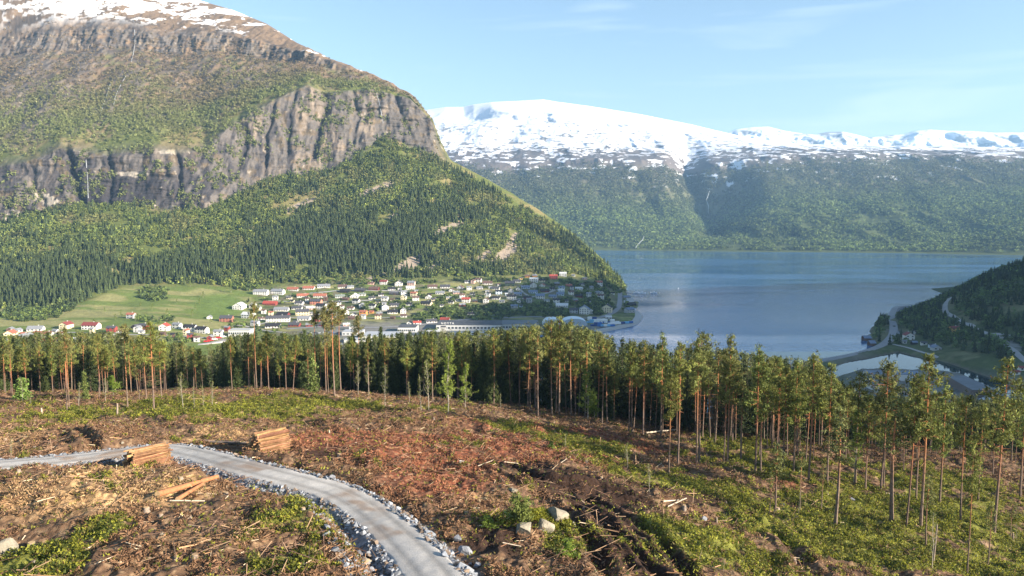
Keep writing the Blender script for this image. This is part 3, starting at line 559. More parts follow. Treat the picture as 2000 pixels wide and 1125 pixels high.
# ---- gravel road
tn = np.gradient(RC, axis=0); tn /= np.linalg.norm(tn, axis=1)[:, None]; nr = np.stack([-tn[:, 1], tn[:, 0]], 1)
RCd = RC; K = 21; offs = np.linspace(-RW - 0.15, RW + 0.15, K); RV = []; RCOL = []
Sarc = np.r_[0, np.cumsum(np.linalg.norm(np.diff(RC, axis=0), axis=1))]
su = np.arange(0, Sarc[-1], 0.25); RCu = np.stack([np.interp(su, Sarc, RC[:, 0]), np.interp(su, Sarc, RC[:, 1])], 1); RZu = np.interp(su, Sarc, RZ); nru = np.stack([np.interp(su, Sarc, nr[:, 0]), np.interp(su, Sarc, nr[:, 1])], 1)
for o in offs:
    q = RCu + nru * o; edge = 0.10 * fbm(q[:, 0] / 0.8, q[:, 1] / .8, 0, 2, 221) * (abs(o) > RW - 0.3); q = q + nru * edge[:, None] * np.sign(o) * 2
    z = RZu + 0.03 - 0.10 * (o / RW) ** 2 - 0.035 * math.exp(-((abs(o) - 0.95) / 0.28) ** 2) + 0.035 * fbm(q[:, 0] / .6, q[:, 1] / .6, 0, 3, 223)
    if abs(o) > RW: z = z - 0.35
    RV.append(np.c_[q, z])
    tr = math.exp(-((abs(o) - 0.95) / 0.33) ** 2); c = np.ones((len(q), 3)) * np.array([0.41, 0.39, 0.365]) * (1 - 0.32 * tr)
    nn = fbm(q[:, 0] / 2.5, q[:, 1] / 2.5, 0, 4, 227); c *= (1 + 0.32 * nn)[:, None]
    br = sst(0.15, .5, fbm(q[:, 0] / 4, q[:, 1] / 4, 0, 3, 229)) * (0.45 + 0.45 * (abs(o) < .5)); c = c * (1 - br[:, None]) + np.array([0.27, 0.20, 0.15]) * br[:, None]
    RCOL.append(c)
RV = np.array(RV).transpose(1, 0, 2); RCOL = np.array(RCOL).transpose(1, 0, 2)
M_road = mat('gravel', vcol=True, rough=0.95, noise=(9, 0.22), bump=(18, 0.03), spec=0.1)
road = link('road', np_mesh('road', RV.reshape(-1, 3), grid_faces(len(su), K), M_road, RCOL.reshape(-1, 3), smooth=True)); tag(road, kind='structure')
# ================================================================= FORESTS ON THE SLOPES (uncountable: stuff)
def sample_grid(X, Y, Z, dens, n, rng):
    """n random points on a grid surface with probability area x density; returns positions and fractional (row, col)"""
    P = np.stack([X, Y, Z], -1); a = P[1:, :-1] - P[:-1, :-1]; b = P[:-1, 1:] - P[:-1, :-1]
    area = np.linalg.norm(np.cross(a, b), axis=-1) * dens[:-1, :-1]
    c = np.cumsum(area.ravel()); k = np.searchsorted(c, rng.random(n) * c[-1]); i, j = np.unravel_index(np.clip(k, 0, area.size - 1), area.shape)
    f = rng.random(n)[:, None]; g = rng.random(n)[:, None]
    p = P[i, j] * (1 - f) * (1 - g) + P[i + 1, j] * f * (1 - g) + P[i, j + 1] * (1 - f) * g + P[i + 1, j + 1] * f * g
    return p, i, j
def leafy_trees(p, h, r, col, rng, nt=24, cj=0.25):
    """crowns of loose leaf-clump triangles; p base points"""
    n = len(p); u = rng.normal(size=(n, nt, 3)); u /= np.linalg.norm(u, axis=-1, keepdims=True); u *= rng.random((n, nt, 1)) ** 0.4
    c = u * np.stack([r, r, h * 0.42], -1)[:, None]; c[..., 2] += (h * 0.58)[:, None]
    sz = (r * 0.62)[:, None, None, None]
    tri = rng.normal(size=(n, nt, 3, 3)); tri -= tri.mean(2, keepdims=True); tri /= np.linalg.norm(tri, axis=-1, keepdims=True) + 1e-6
    V = p[:, None, None] + c[:, :, None] + tri * sz * np.array([1, 1, 0.8])
    cc = col[:, None, None] * (1 + cj * rng.normal(size=(n, nt, 1, 1))) * np.ones((1, 1, 3, 1))
    return V.reshape(-1, 3), np.clip(cc, 0.005, 1).reshape(-1, 3)
def spruce_trees(p, h, r, col, rng, tiers=4, sides=6):
    n = len(p); out = []; cs = []
    for t in range(tiers):
        f0 = 0.06 + 0.9 * t / tiers; f1 = min(1.0, f0 + 1.35 / tiers); rr = r * (1 - t / tiers) ** 0.85
        a0 = rng.random(n) * 6.28
        for k in range(sides):
            aa = a0 + k * 6.2832 / sides; ab = aa + 6.2832 / sides * 1.05
            ra = rr * (0.75 + 0.5 * rng.random(n)); rb = rr * (0.75 + 0.5 * rng.random(n))
            A = p + np.stack([ra * np.cos(aa), ra * np.sin(aa), h * f0 - 0.12 * r * rng.random(n)], -1)
            B = p + np.stack([rb * np.cos(ab), rb * np.sin(ab), h * (f0 + .04)], -1)
            Cc = p + np.stack([0 * h, 0 * h, h * f1], -1)
            out.append(np.stack([A, B, Cc], 1)); cs.append(np.repeat((col * (1 + 0.2 * rng.normal(size=(n, 1))))[:, None], 3, 1))
    return np.concatenate(out).reshape(-1, 3), np.clip(np.concatenate(cs), 0.004, 1).reshape(-1, 3)
def tri_obj(name, parts, m, label, cat, kind='stuff'):
    V = np.concatenate([a for a, b in parts]); Cc = np.concatenate([b for a, b in parts])
    o = link(name, np_mesh(name, V, np.arange(len(V)).reshape(-1, 3), m, Cc)); tag(o, label, cat, kind=kind); return o
M_leaf = mat('foliage', vcol=True, rough=0.85, spec=0.15, transl=0.25)
M_need = mat('needles', vcol=True, rough=0.85, spec=0.15, transl=0.10)
rng = np.random.default_rng(11)
# -- left mountain
SPB = [(640, 470, 130, 45, 1.0), (790, 495, 60, 50, 1.1), (700, 520, 120, 22, .9), (150, 545, 140, 40, 1.1), (60, 575, 90, 25, 1.1), (230, 560, 40, 30, 1.0), (400, 520, 120, 25, .7), (900, 410, 60, 14, .8), (860, 430, 110, 8, .8), (560, 500, 60, 30, .8), (980, 370, 50, 10, 1.2), (1110, 470, 20, 14, .7), (930, 345, 40, 8, .9)]
isp = lambda U, V: sum(a * np.exp(-((U - u) / ru) ** 2 - ((V - v) / rv) ** 2) for u, v, ru, rv, a in SPB)
nn1 = fbm(VX / 90, VY / 90, VZ / 90, 3, 301); nn2 = fbm(VX / 28, VY / 28, VZ / 28, 3, 303)
powr = np.minimum(np.abs(V2 - (528 - (U2 - 0) * 0.165)) / 2.2 + 99 * (U2 > 560), 99)      # cleared strip under the power line
up = sst(4.85, 5.1, Tg + 0.06 * nn2) * (1 - sst(6.98, 7.1, Tg))
densA = up * (1 - 0.93 * np.clip(SLAB, 0, 1)) * sst(-0.5, -0.15, nn2 + .4 * nn1) * np.where(powr < 1, 0.05, 1) * (VZ > 1.5)
clear = np.exp(-((U2 - 600) / 70) ** 2 - ((V2 - 385 + (U2 - 600) * .35) / 9) ** 2); densA *= 1 - 0.85 * sst(.3, .6, clear)
p, i, j = sample_grid(VX, VY, VZ, densA, 42000, rng)
spw = isp(U2[i, j], V2[i, j]) + 0.45 * nn1[i, j] + 0.5 * nn2[i, j]; sp = (spw + .28 * rng.normal(size=len(p)) > 0.46) | (rng.random(len(p)) < 0.06)
n = len(p); base = np.where((rng.random(n) < .5)[:, None], [0.23, 0.27, 0.07], [0.14, 0.185, 0.055]) * (1 + 0.45 * nn1[i, j][:, None]) * (0.8 + 0.4 * rng.random((n, 1)))
olive = sst(0.0, 0.4, fbm(p[:, 0] / 70, p[:, 1] / 70, p[:, 2] / 70, 3, 305)); base = base * (1 - .6 * olive[:, None]) + np.array([0.21, 0.20, 0.09]) * .6 * olive[:, None]
q = ~sp; hh = 5 + 7 * rng.random(n) ** 1.5
PA = [leafy_trees(p[q] - [0, 0, 1], hh[q], 1.5 + 2.3 * rng.random(q.sum()) ** 1.4, base[q], rng, 22)]
sc = np.array([0.062, 0.085, 0.034]) * (0.7 + 0.6 * rng.random((n, 1)))
PA.append(spruce_trees(p[sp] - [0, 0, 1], 8 + 13 * rng.random(sp.sum()), 1.8 + 1.9 * rng.random(sp.sum()), sc[sp], rng))
tri_obj('mountain_forest', PA, M_leaf, 'mixed birch and spruce forest covering the lower slope of the big left mountain', 'forest')
# -- shrubs and birches above and on the cliffs
densB = upper * (1 - sst(9.3, 9.9, Tg)) * sst(-0.35, 0.15, nn2 + 0.5 * nn1 + 0.5 * sst(9.4, 8.2, Tg) - 0.15 * sst(500, 200, U2) * sst(8.5, 9, Tg)) * (1 - 0.8 * SLAB) + 0.55 * cliff * sst(0.0, 0.35, nn2 + .3 * nx2) + (upper > .1) * (1 - sst(10.0, 10.6, Tg)) * 0.05
densB *= 1 + 1.5 * sst(8.7, 8.1, Tg)
p, i, j = sample_grid(VX, VY, VZ, densB, 26000, rng); n = len(p)
lo = sst(8.9, 8.0, Tg[i, j] + 0.5 * nn1[i, j])[:, None]
base = (np.array([0.19, 0.215, 0.08]) * lo + np.array([0.20, 0.155, 0.09]) * (1 - lo)) * (0.75 + 0.5 * rng.random((n, 1)))
q = rng.random(n) < (.45 + .55 * lo[:, 0]); p = p[q]; base = base[q]; lo = lo[q]; n = len(p)
PB = [leafy_trees(p - [0, 0, .8], 4.5 + 4 * rng.random(n) + 2 * lo[:, 0], 2.0 + 1.6 * rng.random(n), base, rng, 14)]
tri_obj('ledge_birch_scrub', PB, M_leaf, 'birch scrub growing on the shelves above the dark cliffs of the big mountain', 'birch scrub')
# -- far slope across the fjord
f1 = fbm(Xf2 / 260, Yf2 / 260, Zf / 260, 4, 311); f2 = fbm(Xf2 / 70, Yf2 / 70, Zf / 70, 3, 313)
densC = sst(1.02, 1.12, Tf) * (1 - sst(3.6, 4.0, Tf + 0.25 * f1)) * sst(-0.6, 0.0, f2 + .4 * f1)
for vv in (463, 477): densC = densC * (1 - 0.7 * np.exp(-((Vq - vv - 0.02 * (Uq - 1300)) / 2.0) ** 2))
p, i, j = sample_grid(Xf2, Yf2, Zf, densC, 62000, rng); n = len(p)
hi = sst(2.6, 3.6, Tf[i, j] + .3 * f1[i, j])[:, None]
base = np.where((rng.random(n) < .55)[:, None], [0.19, 0.25, 0.08], [0.06, 0.09, 0.045]) * (1 - .7 * hi) + .7 * hi * np.array([0.115, 0.11, 0.075]); base = base * (0.7 + 0.6 * rng.random((n, 1))) * (1 + .5 * f1[i, j][:, None])
tri_obj('far_shore_forest', [leafy_trees(p - [0, 0, 1], 11 + 7 * rng.random(n), 4.5 + 3.5 * rng.random(n), base, rng, 9)], M_leaf, 'hazy wooded mountainside along the opposite shore of the fjord', 'forest')
# -- right hill
h1 = fbm(Xr / 40, Yr / 40, 0, 3, 321)
ROADS_R = [[(1500, 722), (1560, 710), (1640, 697), (1690, 686), (1725, 672), (1743, 655), (1745, 636), (1741, 622), (1748, 613), (1768, 608)], [(1855, 582), (1846, 596), (1850, 614), (1880, 632), (1920, 648), (1960, 655), (2010, 664), (2060, 672)], [(1745, 673), (1775, 680), (1800, 688), (1830, 700)], [(1925, 650), (1955, 668), (1985, 690), (2020, 718)]]
def gz_r(x, y):
    """height of the right-hand hill at x, y by nearest grid vertex row/col"""
    sv = x / y; ci = np.clip(np.interp(sv, s2, np.arange(len(s2))), 0, len(s2) - 1.001); c0 = int(ci); col = Yr[:, c0]; zz = Zr[:, c0]; col2 = Yr[:, c0 + 1]; zz2 = Zr[:, c0 + 1]; f = ci - c0
    return float(np.interp(y, col, zz) * (1 - f) + np.interp(y, col2, zz2) * f)
def gz_l(x, y):
    sv = x / y; ci = np.clip(np.interp(sv, s, np.arange(len(s))), 0, len(s) - 1.001); c0 = int(ci); f = ci - c0
    R = 300
    a = np.interp(y, VY[:R, c0], VZ[:R, c0]); b = np.interp(y, VY[:R, c0 + 1], VZ[:R, c0 + 1]); return float(a * (1 - f) + b * f)
def hit_far(u, v, f, y0=450, y1=1700, n=900):
    s_, t_ = ray(u, v); s_ = float(s_); t_ = float(t_); Y = np.linspace(y0, y1, n)
    prev = None
    for y in Y:
        d = CAMZ + t_ * y - f(s_ * y, y)
        if d < 0:
            if prev is None: return s_ * y, y, f(s_ * y, y)
            yy = prev[0] + (y - prev[0]) * prev[1] / (prev[1] - d + 1e-9); return s_ * yy, yy, f(s_ * yy, yy)
        prev = (y, d)
    return s_ * y1, y1, f(s_ * y1, y1)
RWORLD = []
for R in ROADS_R:
    RWORLD.append([hit_far(u, v, gz_r) for u, v in R])
# the causeway runs just above the water: place its first stretch at z = 2.6
RWORLD[0] = [(*at_z(u, v, 2.8), 2.8) if k < 5 else w_ for k, ((u, v), w_) in enumerate(zip(ROADS_R[0], RWORLD[0]))]
RWORLD[0] = [(x, y, 2.8 if k < 6 else max(2.8, z)) for k, (x, y, z) in enumerate(RWORLD[0])]
dro = np.full(Xr.shape, 1e9)
for R in RWORLD: dro = np.minimum(dro, dist_poly(Xr, Yr, [(a, b) for a, b, c in R], False))
densD = sst(2.35, 2.7, Tr + .2 * h1) * (1 - sst(6.5, 6.9, Tr)) * (Zr > 1.6) * sst(5, 8, dro) * np.where(Ur > 1690, 1, 0)
for cu, cv, ru, rv in ((1985, 612, 40, 16), (1780, 664, 22, 10), (1798, 673, 34, 8), (1835, 682, 14, 8), (1930, 726, 60, 12), (1866, 647, 14, 9), (1700, 668, 12, 8), (1790, 694, 50, 5), (1988, 728, 20, 10)):
    densD = densD * (1 - 0.93 * sst(.25, .55, np.exp(-((Ur - cu) / ru) ** 2 - ((Vr - cv) / rv) ** 2)))
p, i, j = sample_grid(Xr, Yr, Zr, densD, 25000, rng); n = len(p); sp = (h1[i, j] + 0.5 * rng.normal(size=n)) * 0.6 > -0.02
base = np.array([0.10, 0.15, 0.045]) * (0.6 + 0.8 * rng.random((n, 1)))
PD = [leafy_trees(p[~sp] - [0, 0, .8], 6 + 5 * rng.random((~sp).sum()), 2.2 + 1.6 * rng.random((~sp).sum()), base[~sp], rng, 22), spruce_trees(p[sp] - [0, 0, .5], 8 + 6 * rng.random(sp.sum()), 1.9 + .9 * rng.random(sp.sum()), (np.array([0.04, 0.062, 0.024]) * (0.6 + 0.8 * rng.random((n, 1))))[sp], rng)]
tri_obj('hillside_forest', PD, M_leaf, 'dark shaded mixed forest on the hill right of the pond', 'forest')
# -- ridge on the right, outside the frame
densE = (GZ > 15) * 1.0; p, i, j = sample_grid(GX, GY, GZ, densE, 5000, rng)
tri_obj('ridge_forest', [leafy_trees(p, 12 + 5 * rng.random(len(p)), 6 + 3 * rng.random(len(p)), np.full((len(p), 3), [0.05, 0.08, 0.03]), rng, 8)], M_leaf, 'forest on the ridge to the right', 'forest')
# -- groves between the houses
GROVES = [(760, 600, 60, 10, 260), (870, 600, 34, 26, 330), (830, 620, 25, 8, 60), (940, 612, 70, 14, 320), (1010, 600, 60, 10, 220), (1060, 608, 60, 12, 220), (1150, 578, 40, 24, 420), (1165, 600, 36, 18, 260), (1105, 590, 40, 8, 130), (1120, 612, 60, 6, 120), (1235, 545, 30, 10, 1), (60, 615, 60, 14, 170), (125, 600, 22, 10, 60), (300, 575, 30, 16, 90), (480, 560, 30, 8, 70), (300, 625, 40, 6, 26), (355, 665, 34, 6, 50), (560, 592, 80, 30, 70), (700, 580, 110, 26, 130), (950, 572, 70, 18, 110), (1050, 562, 50, 10, 60), (820, 575, 60, 14, 60), (1000, 548, 120, 4, 150), (700, 552, 160, 4, 130), (1100, 555, 40, 8, 60), (500, 640, 60, 16, 60), (1224, 600, 6, 16, 26), (840, 650, 14, 9, 24), (1190, 553, 18, 10, 120), (1205, 566, 12, 8, 40)]
pts = []
for cu, cv, ru, rv, cnt in GROVES:
    for k in range(cnt):
        r_ = math.sqrt(rng.random()); a_ = rng.random() * 6.283
        u_, v_ = cu + ru * r_ * math.cos(a_), cv + rv * r_ * math.sin(a_)
        x, y, z = hit_far(u_, v_, gz_l, 600, 1500, 160)
        if z > 1.0: pts.append((x, y, z))
GROVE_P = np.array(pts)
def place_groves(houses):
    p = GROVE_P
    ok = np.ones(len(p), bool)
    for hx, hy, hr in houses: ok &= ~((np.abs(p[:, 0] - hx) < hr * .95) & (p[:, 1] - hy < 5) & (p[:, 1] - hy > -30))
    p = p[ok]; n = len(p); g = np.where((rng.random(n) < .6)[:, None], [0.15, 0.20, 0.055], [0.08, 0.115, 0.045]) * (0.6 + 0.7 * rng.random((n, 1)))
    tri_obj('town_groves', [leafy_trees(p - [0, 0, .4], 3 + 4.5 * rng.random(n), 1.8 + 1.7 * rng.random(n), g, rng, 26)], M_leaf, 'green groves and hedges filling the gaps between the hillside houses', 'grove')
# ================================================================= TREES ON THE NEAR HILL
M_bark = mat('pine_bark', col=(0.17, 0.125, 0.10), rough=0.95, zgrad=(4.5, 11.0, (0.36, 0.155, 0.072)), noise=(2.2, 0.35), bump=(9, 0.04), spec=0.1, objrand=0.12)
M_birchbark = mat('birch_bark', col=(0.30, 0.27, 0.22), rough=0.9, noise=(4, 0.4), spec=0.1)
M_dead = mat('dead_wood', col=(0.26, 0.21, 0.17), rough=0.95, noise=(5, 0.3), spec=0.1)
M_pine = mat('pine_needles', vcol=True, rough=0.7, spec=0.2, transl=0.22, objrand=0.22)
M_bleaf = mat('birch_leaves', vcol=True, rough=0.6, spec=0.2, transl=0.4, objrand=0.12)
def tufts(C, rng, k, ln, wd, col, jit=0.25, up=0.35, spread=0.16):
    """C (n,3) tuft centres -> k slender triangles each"""
    n = len(C); d = rng.normal(size=(n, k, 3)); d[..., 2] += up; d /= np.linalg.norm(d, axis=-1, keepdims=True)
    side = np.cross(d, rng.normal(size=(n, k, 3))); side /= np.linalg.norm(side, axis=-1, keepdims=True) + 1e-6
    o = C[:, None] + rng.normal(size=(n, k, 3)) * spread
    l = ln * (0.7 + 0.6 * rng.random((n, k, 1))); w_ = wd * (0.7 + 0.6 * rng.random((n, k, 1)))
    V = np.stack([o - d * l * .35 + side * w_, o - d * l * .35 - side * w_, o + d * l * .65], 2)
    cc = np.asarray(col) * (1 + jit * rng.normal(size=(n, 1, 1, 1))) * (1 + 0.12 * rng.normal(size=(n, k, 1, 1))) * np.ones((1, 1, 3, 1)) if np.ndim(col) == 1 else col[:, None, None] * (1 + 0.12 * rng.normal(size=(n, k, 1, 1))) * np.ones((1, 1, 3, 1))
    return V.reshape(-1, 3), np.clip(cc, 0.004, 1).reshape(-1, 3)
def pine_parts(seed, H=20.0, cf=0.42, R=2.4, limbs=34, kt=7, tn=13, stubs=14, lowdead=False, lean=0.0, trunk_n=7, col=(0.115, 0.135, 0.045), flat=0.0):
    r = np.random.default_rng(seed); mb = MB()
    pts = []; n = 11; bx, by = r.normal(size=2) * 0.22
    for i in range(n):
        f = i / (n - 1); pts.append((bx * math.sin(f * 3.0) + lean * f * H, by * math.sin(f * 2.4), H * f * 0.985 - (0.5 if i == 0 else 0)))
    P = np.array(pts)
    def ctr(z): return np.array([np.interp(z, P[:, 2], P[:, 0]), np.interp(z, P[:, 2], P[:, 1]), z])
    mb.tube(pts, [0.19 * (1 - 0.82 * (i / (n - 1)) ** 1.1) + (0.05 if i == 0 else 0) for i in range(n)], trunk_n)
    T_ = []
    for i in range(limbs):
        f = (i + r.random()) / limbs; z = H * (1 - cf) + H * cf * f * 0.97
        prof = (math.sin(math.pi * min(1, (f * 0.80 + 0.20))) ** 0.7) * (0.62 + 0.75 * r.random()) * (1 - flat * f)
        ln = R * prof; a = r.random() * 6.283 + i * 2.4; rise = (0.05 + 0.5 * f) * ln + r.normal() * .15
        c0 = ctr(z); tip = c0 + np.array([math.cos(a) * ln, math.sin(a) * ln, rise]); mid = (c0 + tip) / 2 + np.array([0, 0, -0.12 * ln + .1 * r.normal()])
        mb.tube([c0, mid, tip], [0.045 * (1.3 - f), 0.03, 0.012], 3, cap=False)
        m = max(3, int(tn * prof))
        g = 0.30 + 0.75 * r.random(m); wv = r.normal(size=(m, 3)) * np.array([.30, .30, .15]) * (0.5 + ln * .30)
        T_.append(c0 + (mid - c0) * np.clip(g * 2, 0, 1)[:, None] + (tip - mid) * np.clip(g * 2 - 1, 0, 1.1)[:, None] + wv)
    T_.append(ctr(H) + r.normal(size=(12, 3)) * np.array([.32, .32, .5]) - [0, 0, .5])
    for i in range(stubs):
        z = H * (0.25 if lowdead else 0.42) + (H * (1 - cf) - H * (0.25 if lowdead else 0.42)) * r.random(); a = r.random() * 6.283; ln = (0.5 + 1.3 * r.random()) * (1.5 if lowdead else 1); c0 = ctr(z)
        e = c0 + np.array([math.cos(a) * ln, math.sin(a) * ln, r.normal() * .25]); m_ = (c0 + e) / 2 + np.array([0, 0, .12 * r.normal()])
        mb.tube([c0, m_, e], [0.03, 0.02, 0.008], 3, cap=False)
    TT = np.concatenate(T_); V, Cc = tufts(TT, r, kt, 0.50, 0.075, np.array(col), 0.36)
    return mb, V, Cc
def spruce_parts(seed, H=16.0, R=2.6, col=(0.055, 0.08, 0.03), low=0.06, kt=6, dens=1.0):
    r = np.random.default_rng(seed); mb = MB(); mb.tube([(0, 0, -.4), (0, 0, H * .5), (0, 0, H)], [0.2, .12, .02], 6)
    T_ = []; z = H * low
    while z < H * 0.985:
        f = z / H; ln0 = R * (1 - f) ** 0.8 + 0.12
        for k in range(6):
            a = r.random() * 6.283; ln = ln0 * (.7 + .5 * r.random()); m = max(2, int(ln * 5.5 * dens)); g = (np.arange(m) + r.random(m)) / m
            x = ln * g; dz = -0.28 * x + 0.10 * x * g
            T_.append(np.c_[np.cos(a) * x, np.sin(a) * x, z + dz] + r.normal(size=(m, 3)) * .12)
        z += 0.42 + 0.12 * r.random()
    TT = np.concatenate(T_); V, Cc = tufts(TT, r, kt, 0.46, 0.10, np.array(col), .25, up=-0.3); return mb, V, Cc
def birch_parts(seed, H=9.0, leaf=900, col=(0.20, 0.28, 0.05), R=1.8, bare=False, sz=0.13, start=.25):
    r = np.random.default_rng(seed); mb = MB(); pts = []; n = 8; bx = r.normal() * .25; by = r.normal() * .2
    for i in range(n): f = i / (n - 1); pts.append((bx * f * f * 2 + .08 * r.normal() * (i > 0), by * f * f * 2 + .08 * r.normal() * (i > 0), H * f - (.3 if i == 0 else 0)))
    P = np.array(pts); ctr = lambda z: np.array([np.interp(z, P[:, 2], P[:, 0]), np.interp(z, P[:, 2], P[:, 1]), z])
    mb.tube(pts, [0.009 * H * (1 - .85 * i / (n - 1)) + .012 for i in range(n)], 5)
    T_ = []; nb = int(10 + H * 2.2)
    for i in range(nb):
        f = start + (0.97 - start) * (i + r.random()) / nb; c0 = ctr(H * f); a = r.random() * 6.283
        ln = R * (1.15 - f) * (.6 + .7 * r.random()) + .2; e = c0 + np.array([math.cos(a) * ln * .8, math.sin(a) * ln * .8, ln * (.75 if not bare else .9)])
        m_ = (c0 + e) / 2 + np.array([0, 0, -.08 * ln]); mb.tube([c0, m_, e], [.006 * H * .5 * (1.2 - f) + .008, .012, .006], 3, cap=False)
        for q in range(2):
            s0 = c0 + (e - c0) * (.4 + .4 * r.random()); e2 = s0 + np.array([r.normal(), r.normal(), .7]) * ln * .28; mb.tube([s0, e2], [.009, .004], 3, cap=False)
            T_.append(s0 + (e2 - s0) * r.random((max(2, leaf // (nb * 3)), 1)) + r.normal(size=(max(2, leaf // (nb * 3)), 3)) * .13)
        k = max(2, leaf // (nb * 3)); T_.append(c0 + (e - c0) * (0.35 + .7 * r.random((k, 1))) + r.normal(size=(k, 3)) * (.16 if not bare else .08))
    TT = np.concatenate(T_); V, Cc = tufts(TT, r, 3 if not bare else 1, sz * 1.6, sz * .5, np.array(col), .22, up=0, spread=.08); return mb, V, Cc
def tri_mesh(name, V, Cc, m): return np_mesh(name, V, np.arange(len(V)).reshape(-1, 3), m, Cc)
class Proto:
    def __init__(s, kind, parts, barkm, leafm, H, trunkname='trunk'):
        mb, V, Cc = parts; s.kind = kind; s.H = H; s.tm = mb.mesh(kind + '_trunk', barkm); s.cm = tri_mesh(kind + '_crown', V, Cc, leafm)
    def place(s, x, y, z, h, rz, label, cat, group=None, sx=None, tilt=(0, 0)):
        r_ = bpy.data.objects.new(s.kind, None); COL.objects.link(r_); r_.empty_display_size = .5
        k = h / s.H; kx = k if sx is None else sx; r_.location = (x, y, z); r_.rotation_euler = (tilt[0], tilt[1], rz); r_.scale = (kx, kx, k)
        tag(r_, label, cat, group); link('trunk', s.tm, r_); link('crown', s.cm, r_); return r_
    def raw(s, x, y, z, h, rz, acc, sx=None):
        pass
PINES = [Proto('pine_tree', pine_parts(500 + i, 20, cf, R, limbs=lb, stubs=st, lowdead=ld, col=c, flat=fl_), M_bark, M_pine, 20.0) for i, (cf, R, lb, st, ld, c, fl_) in enumerate([
    (.42, 2.3, 34, 12, False, (0.165, 0.18, 0.045), .1), (.36, 2.1, 28, 16, False, (0.15, 0.165, 0.04), .2), (.50, 2.4, 40, 10, False, (0.155, 0.175, 0.045), .25), (.30, 2.0, 24, 12, False, (0.155, 0.17, 0.05), .0),
    (.46, 2.6, 38, 20, True, (0.165, 0.185, 0.045), .2), (.38, 1.8, 30, 14, True, (0.15, 0.17, 0.05), .3), (.55, 2.2, 42, 8, False, (0.15, 0.18, 0.045), .4), (.33, 2.6, 28, 22, True, (0.15, 0.165, 0.055), .1)])]
TALLP = [Proto('pine_tree', pine_parts(540 + i, 22, cf, R, limbs=lb, stubs=st, col=(0.165, 0.165, 0.06)), M_bark, M_pine, 22.0) for i, (cf, R, lb, st) in enumerate([(.22, 1.8, 22, 5), (.26, 2.2, 26, 6), (.18, 1.5, 18, 4)])]
THINP = [Proto('pine_tree', pine_parts(560 + i, 14, cf, R, limbs=lb, stubs=10, tn=8, kt=5, col=(0.15, 0.16, 0.055)), M_bark, M_pine, 14.0) for i, (cf, R, lb) in enumerate([(.42, 1.5, 22), (.34, 1.2, 16)])]
SPR = [Proto('spruce_tree', spruce_parts(580 + i, 16, R, (0.075, 0.10, 0.035)), M_bark, M_pine, 16.0) for i, R in enumerate([2.5, 2.1, 2.9])]
SAPS = [Proto('spruce_sapling', spruce_parts(590, 3.0, 1.0, (0.13, 0.19, 0.045), low=.05, kt=5, dens=1.6), M_bark, M_pine, 3.0), Proto('spruce_sapling', spruce_parts(591, 8.0, 1.5, (0.17, 0.21, 0.06), low=.12, dens=.7), M_bark, M_pine, 8.0)]
BIR = [Proto('birch_tree', birch_parts(600 + i, 12, 1500, (0.21, 0.27, 0.05), R=2.7, start=.12, sz=.13), M_birchbark, M_bleaf, 12.0) for i in range(3)]
BARE = [Proto('birch_sapling', birch_parts(610 + i, 8, 330, (0.20, 0.22, 0.06), R=1.5, bare=True, sz=.12), M_birchbark, M_bleaf, 8.0) for i in range(4)]
BUSHY = [Proto('young_birch', birch_parts(620 + i, 5, 1000, (0.20, 0.28, 0.05), R=1.8, start=.08, sz=.14), M_birchbark, M_bleaf, 5.0) for i in range(2)]
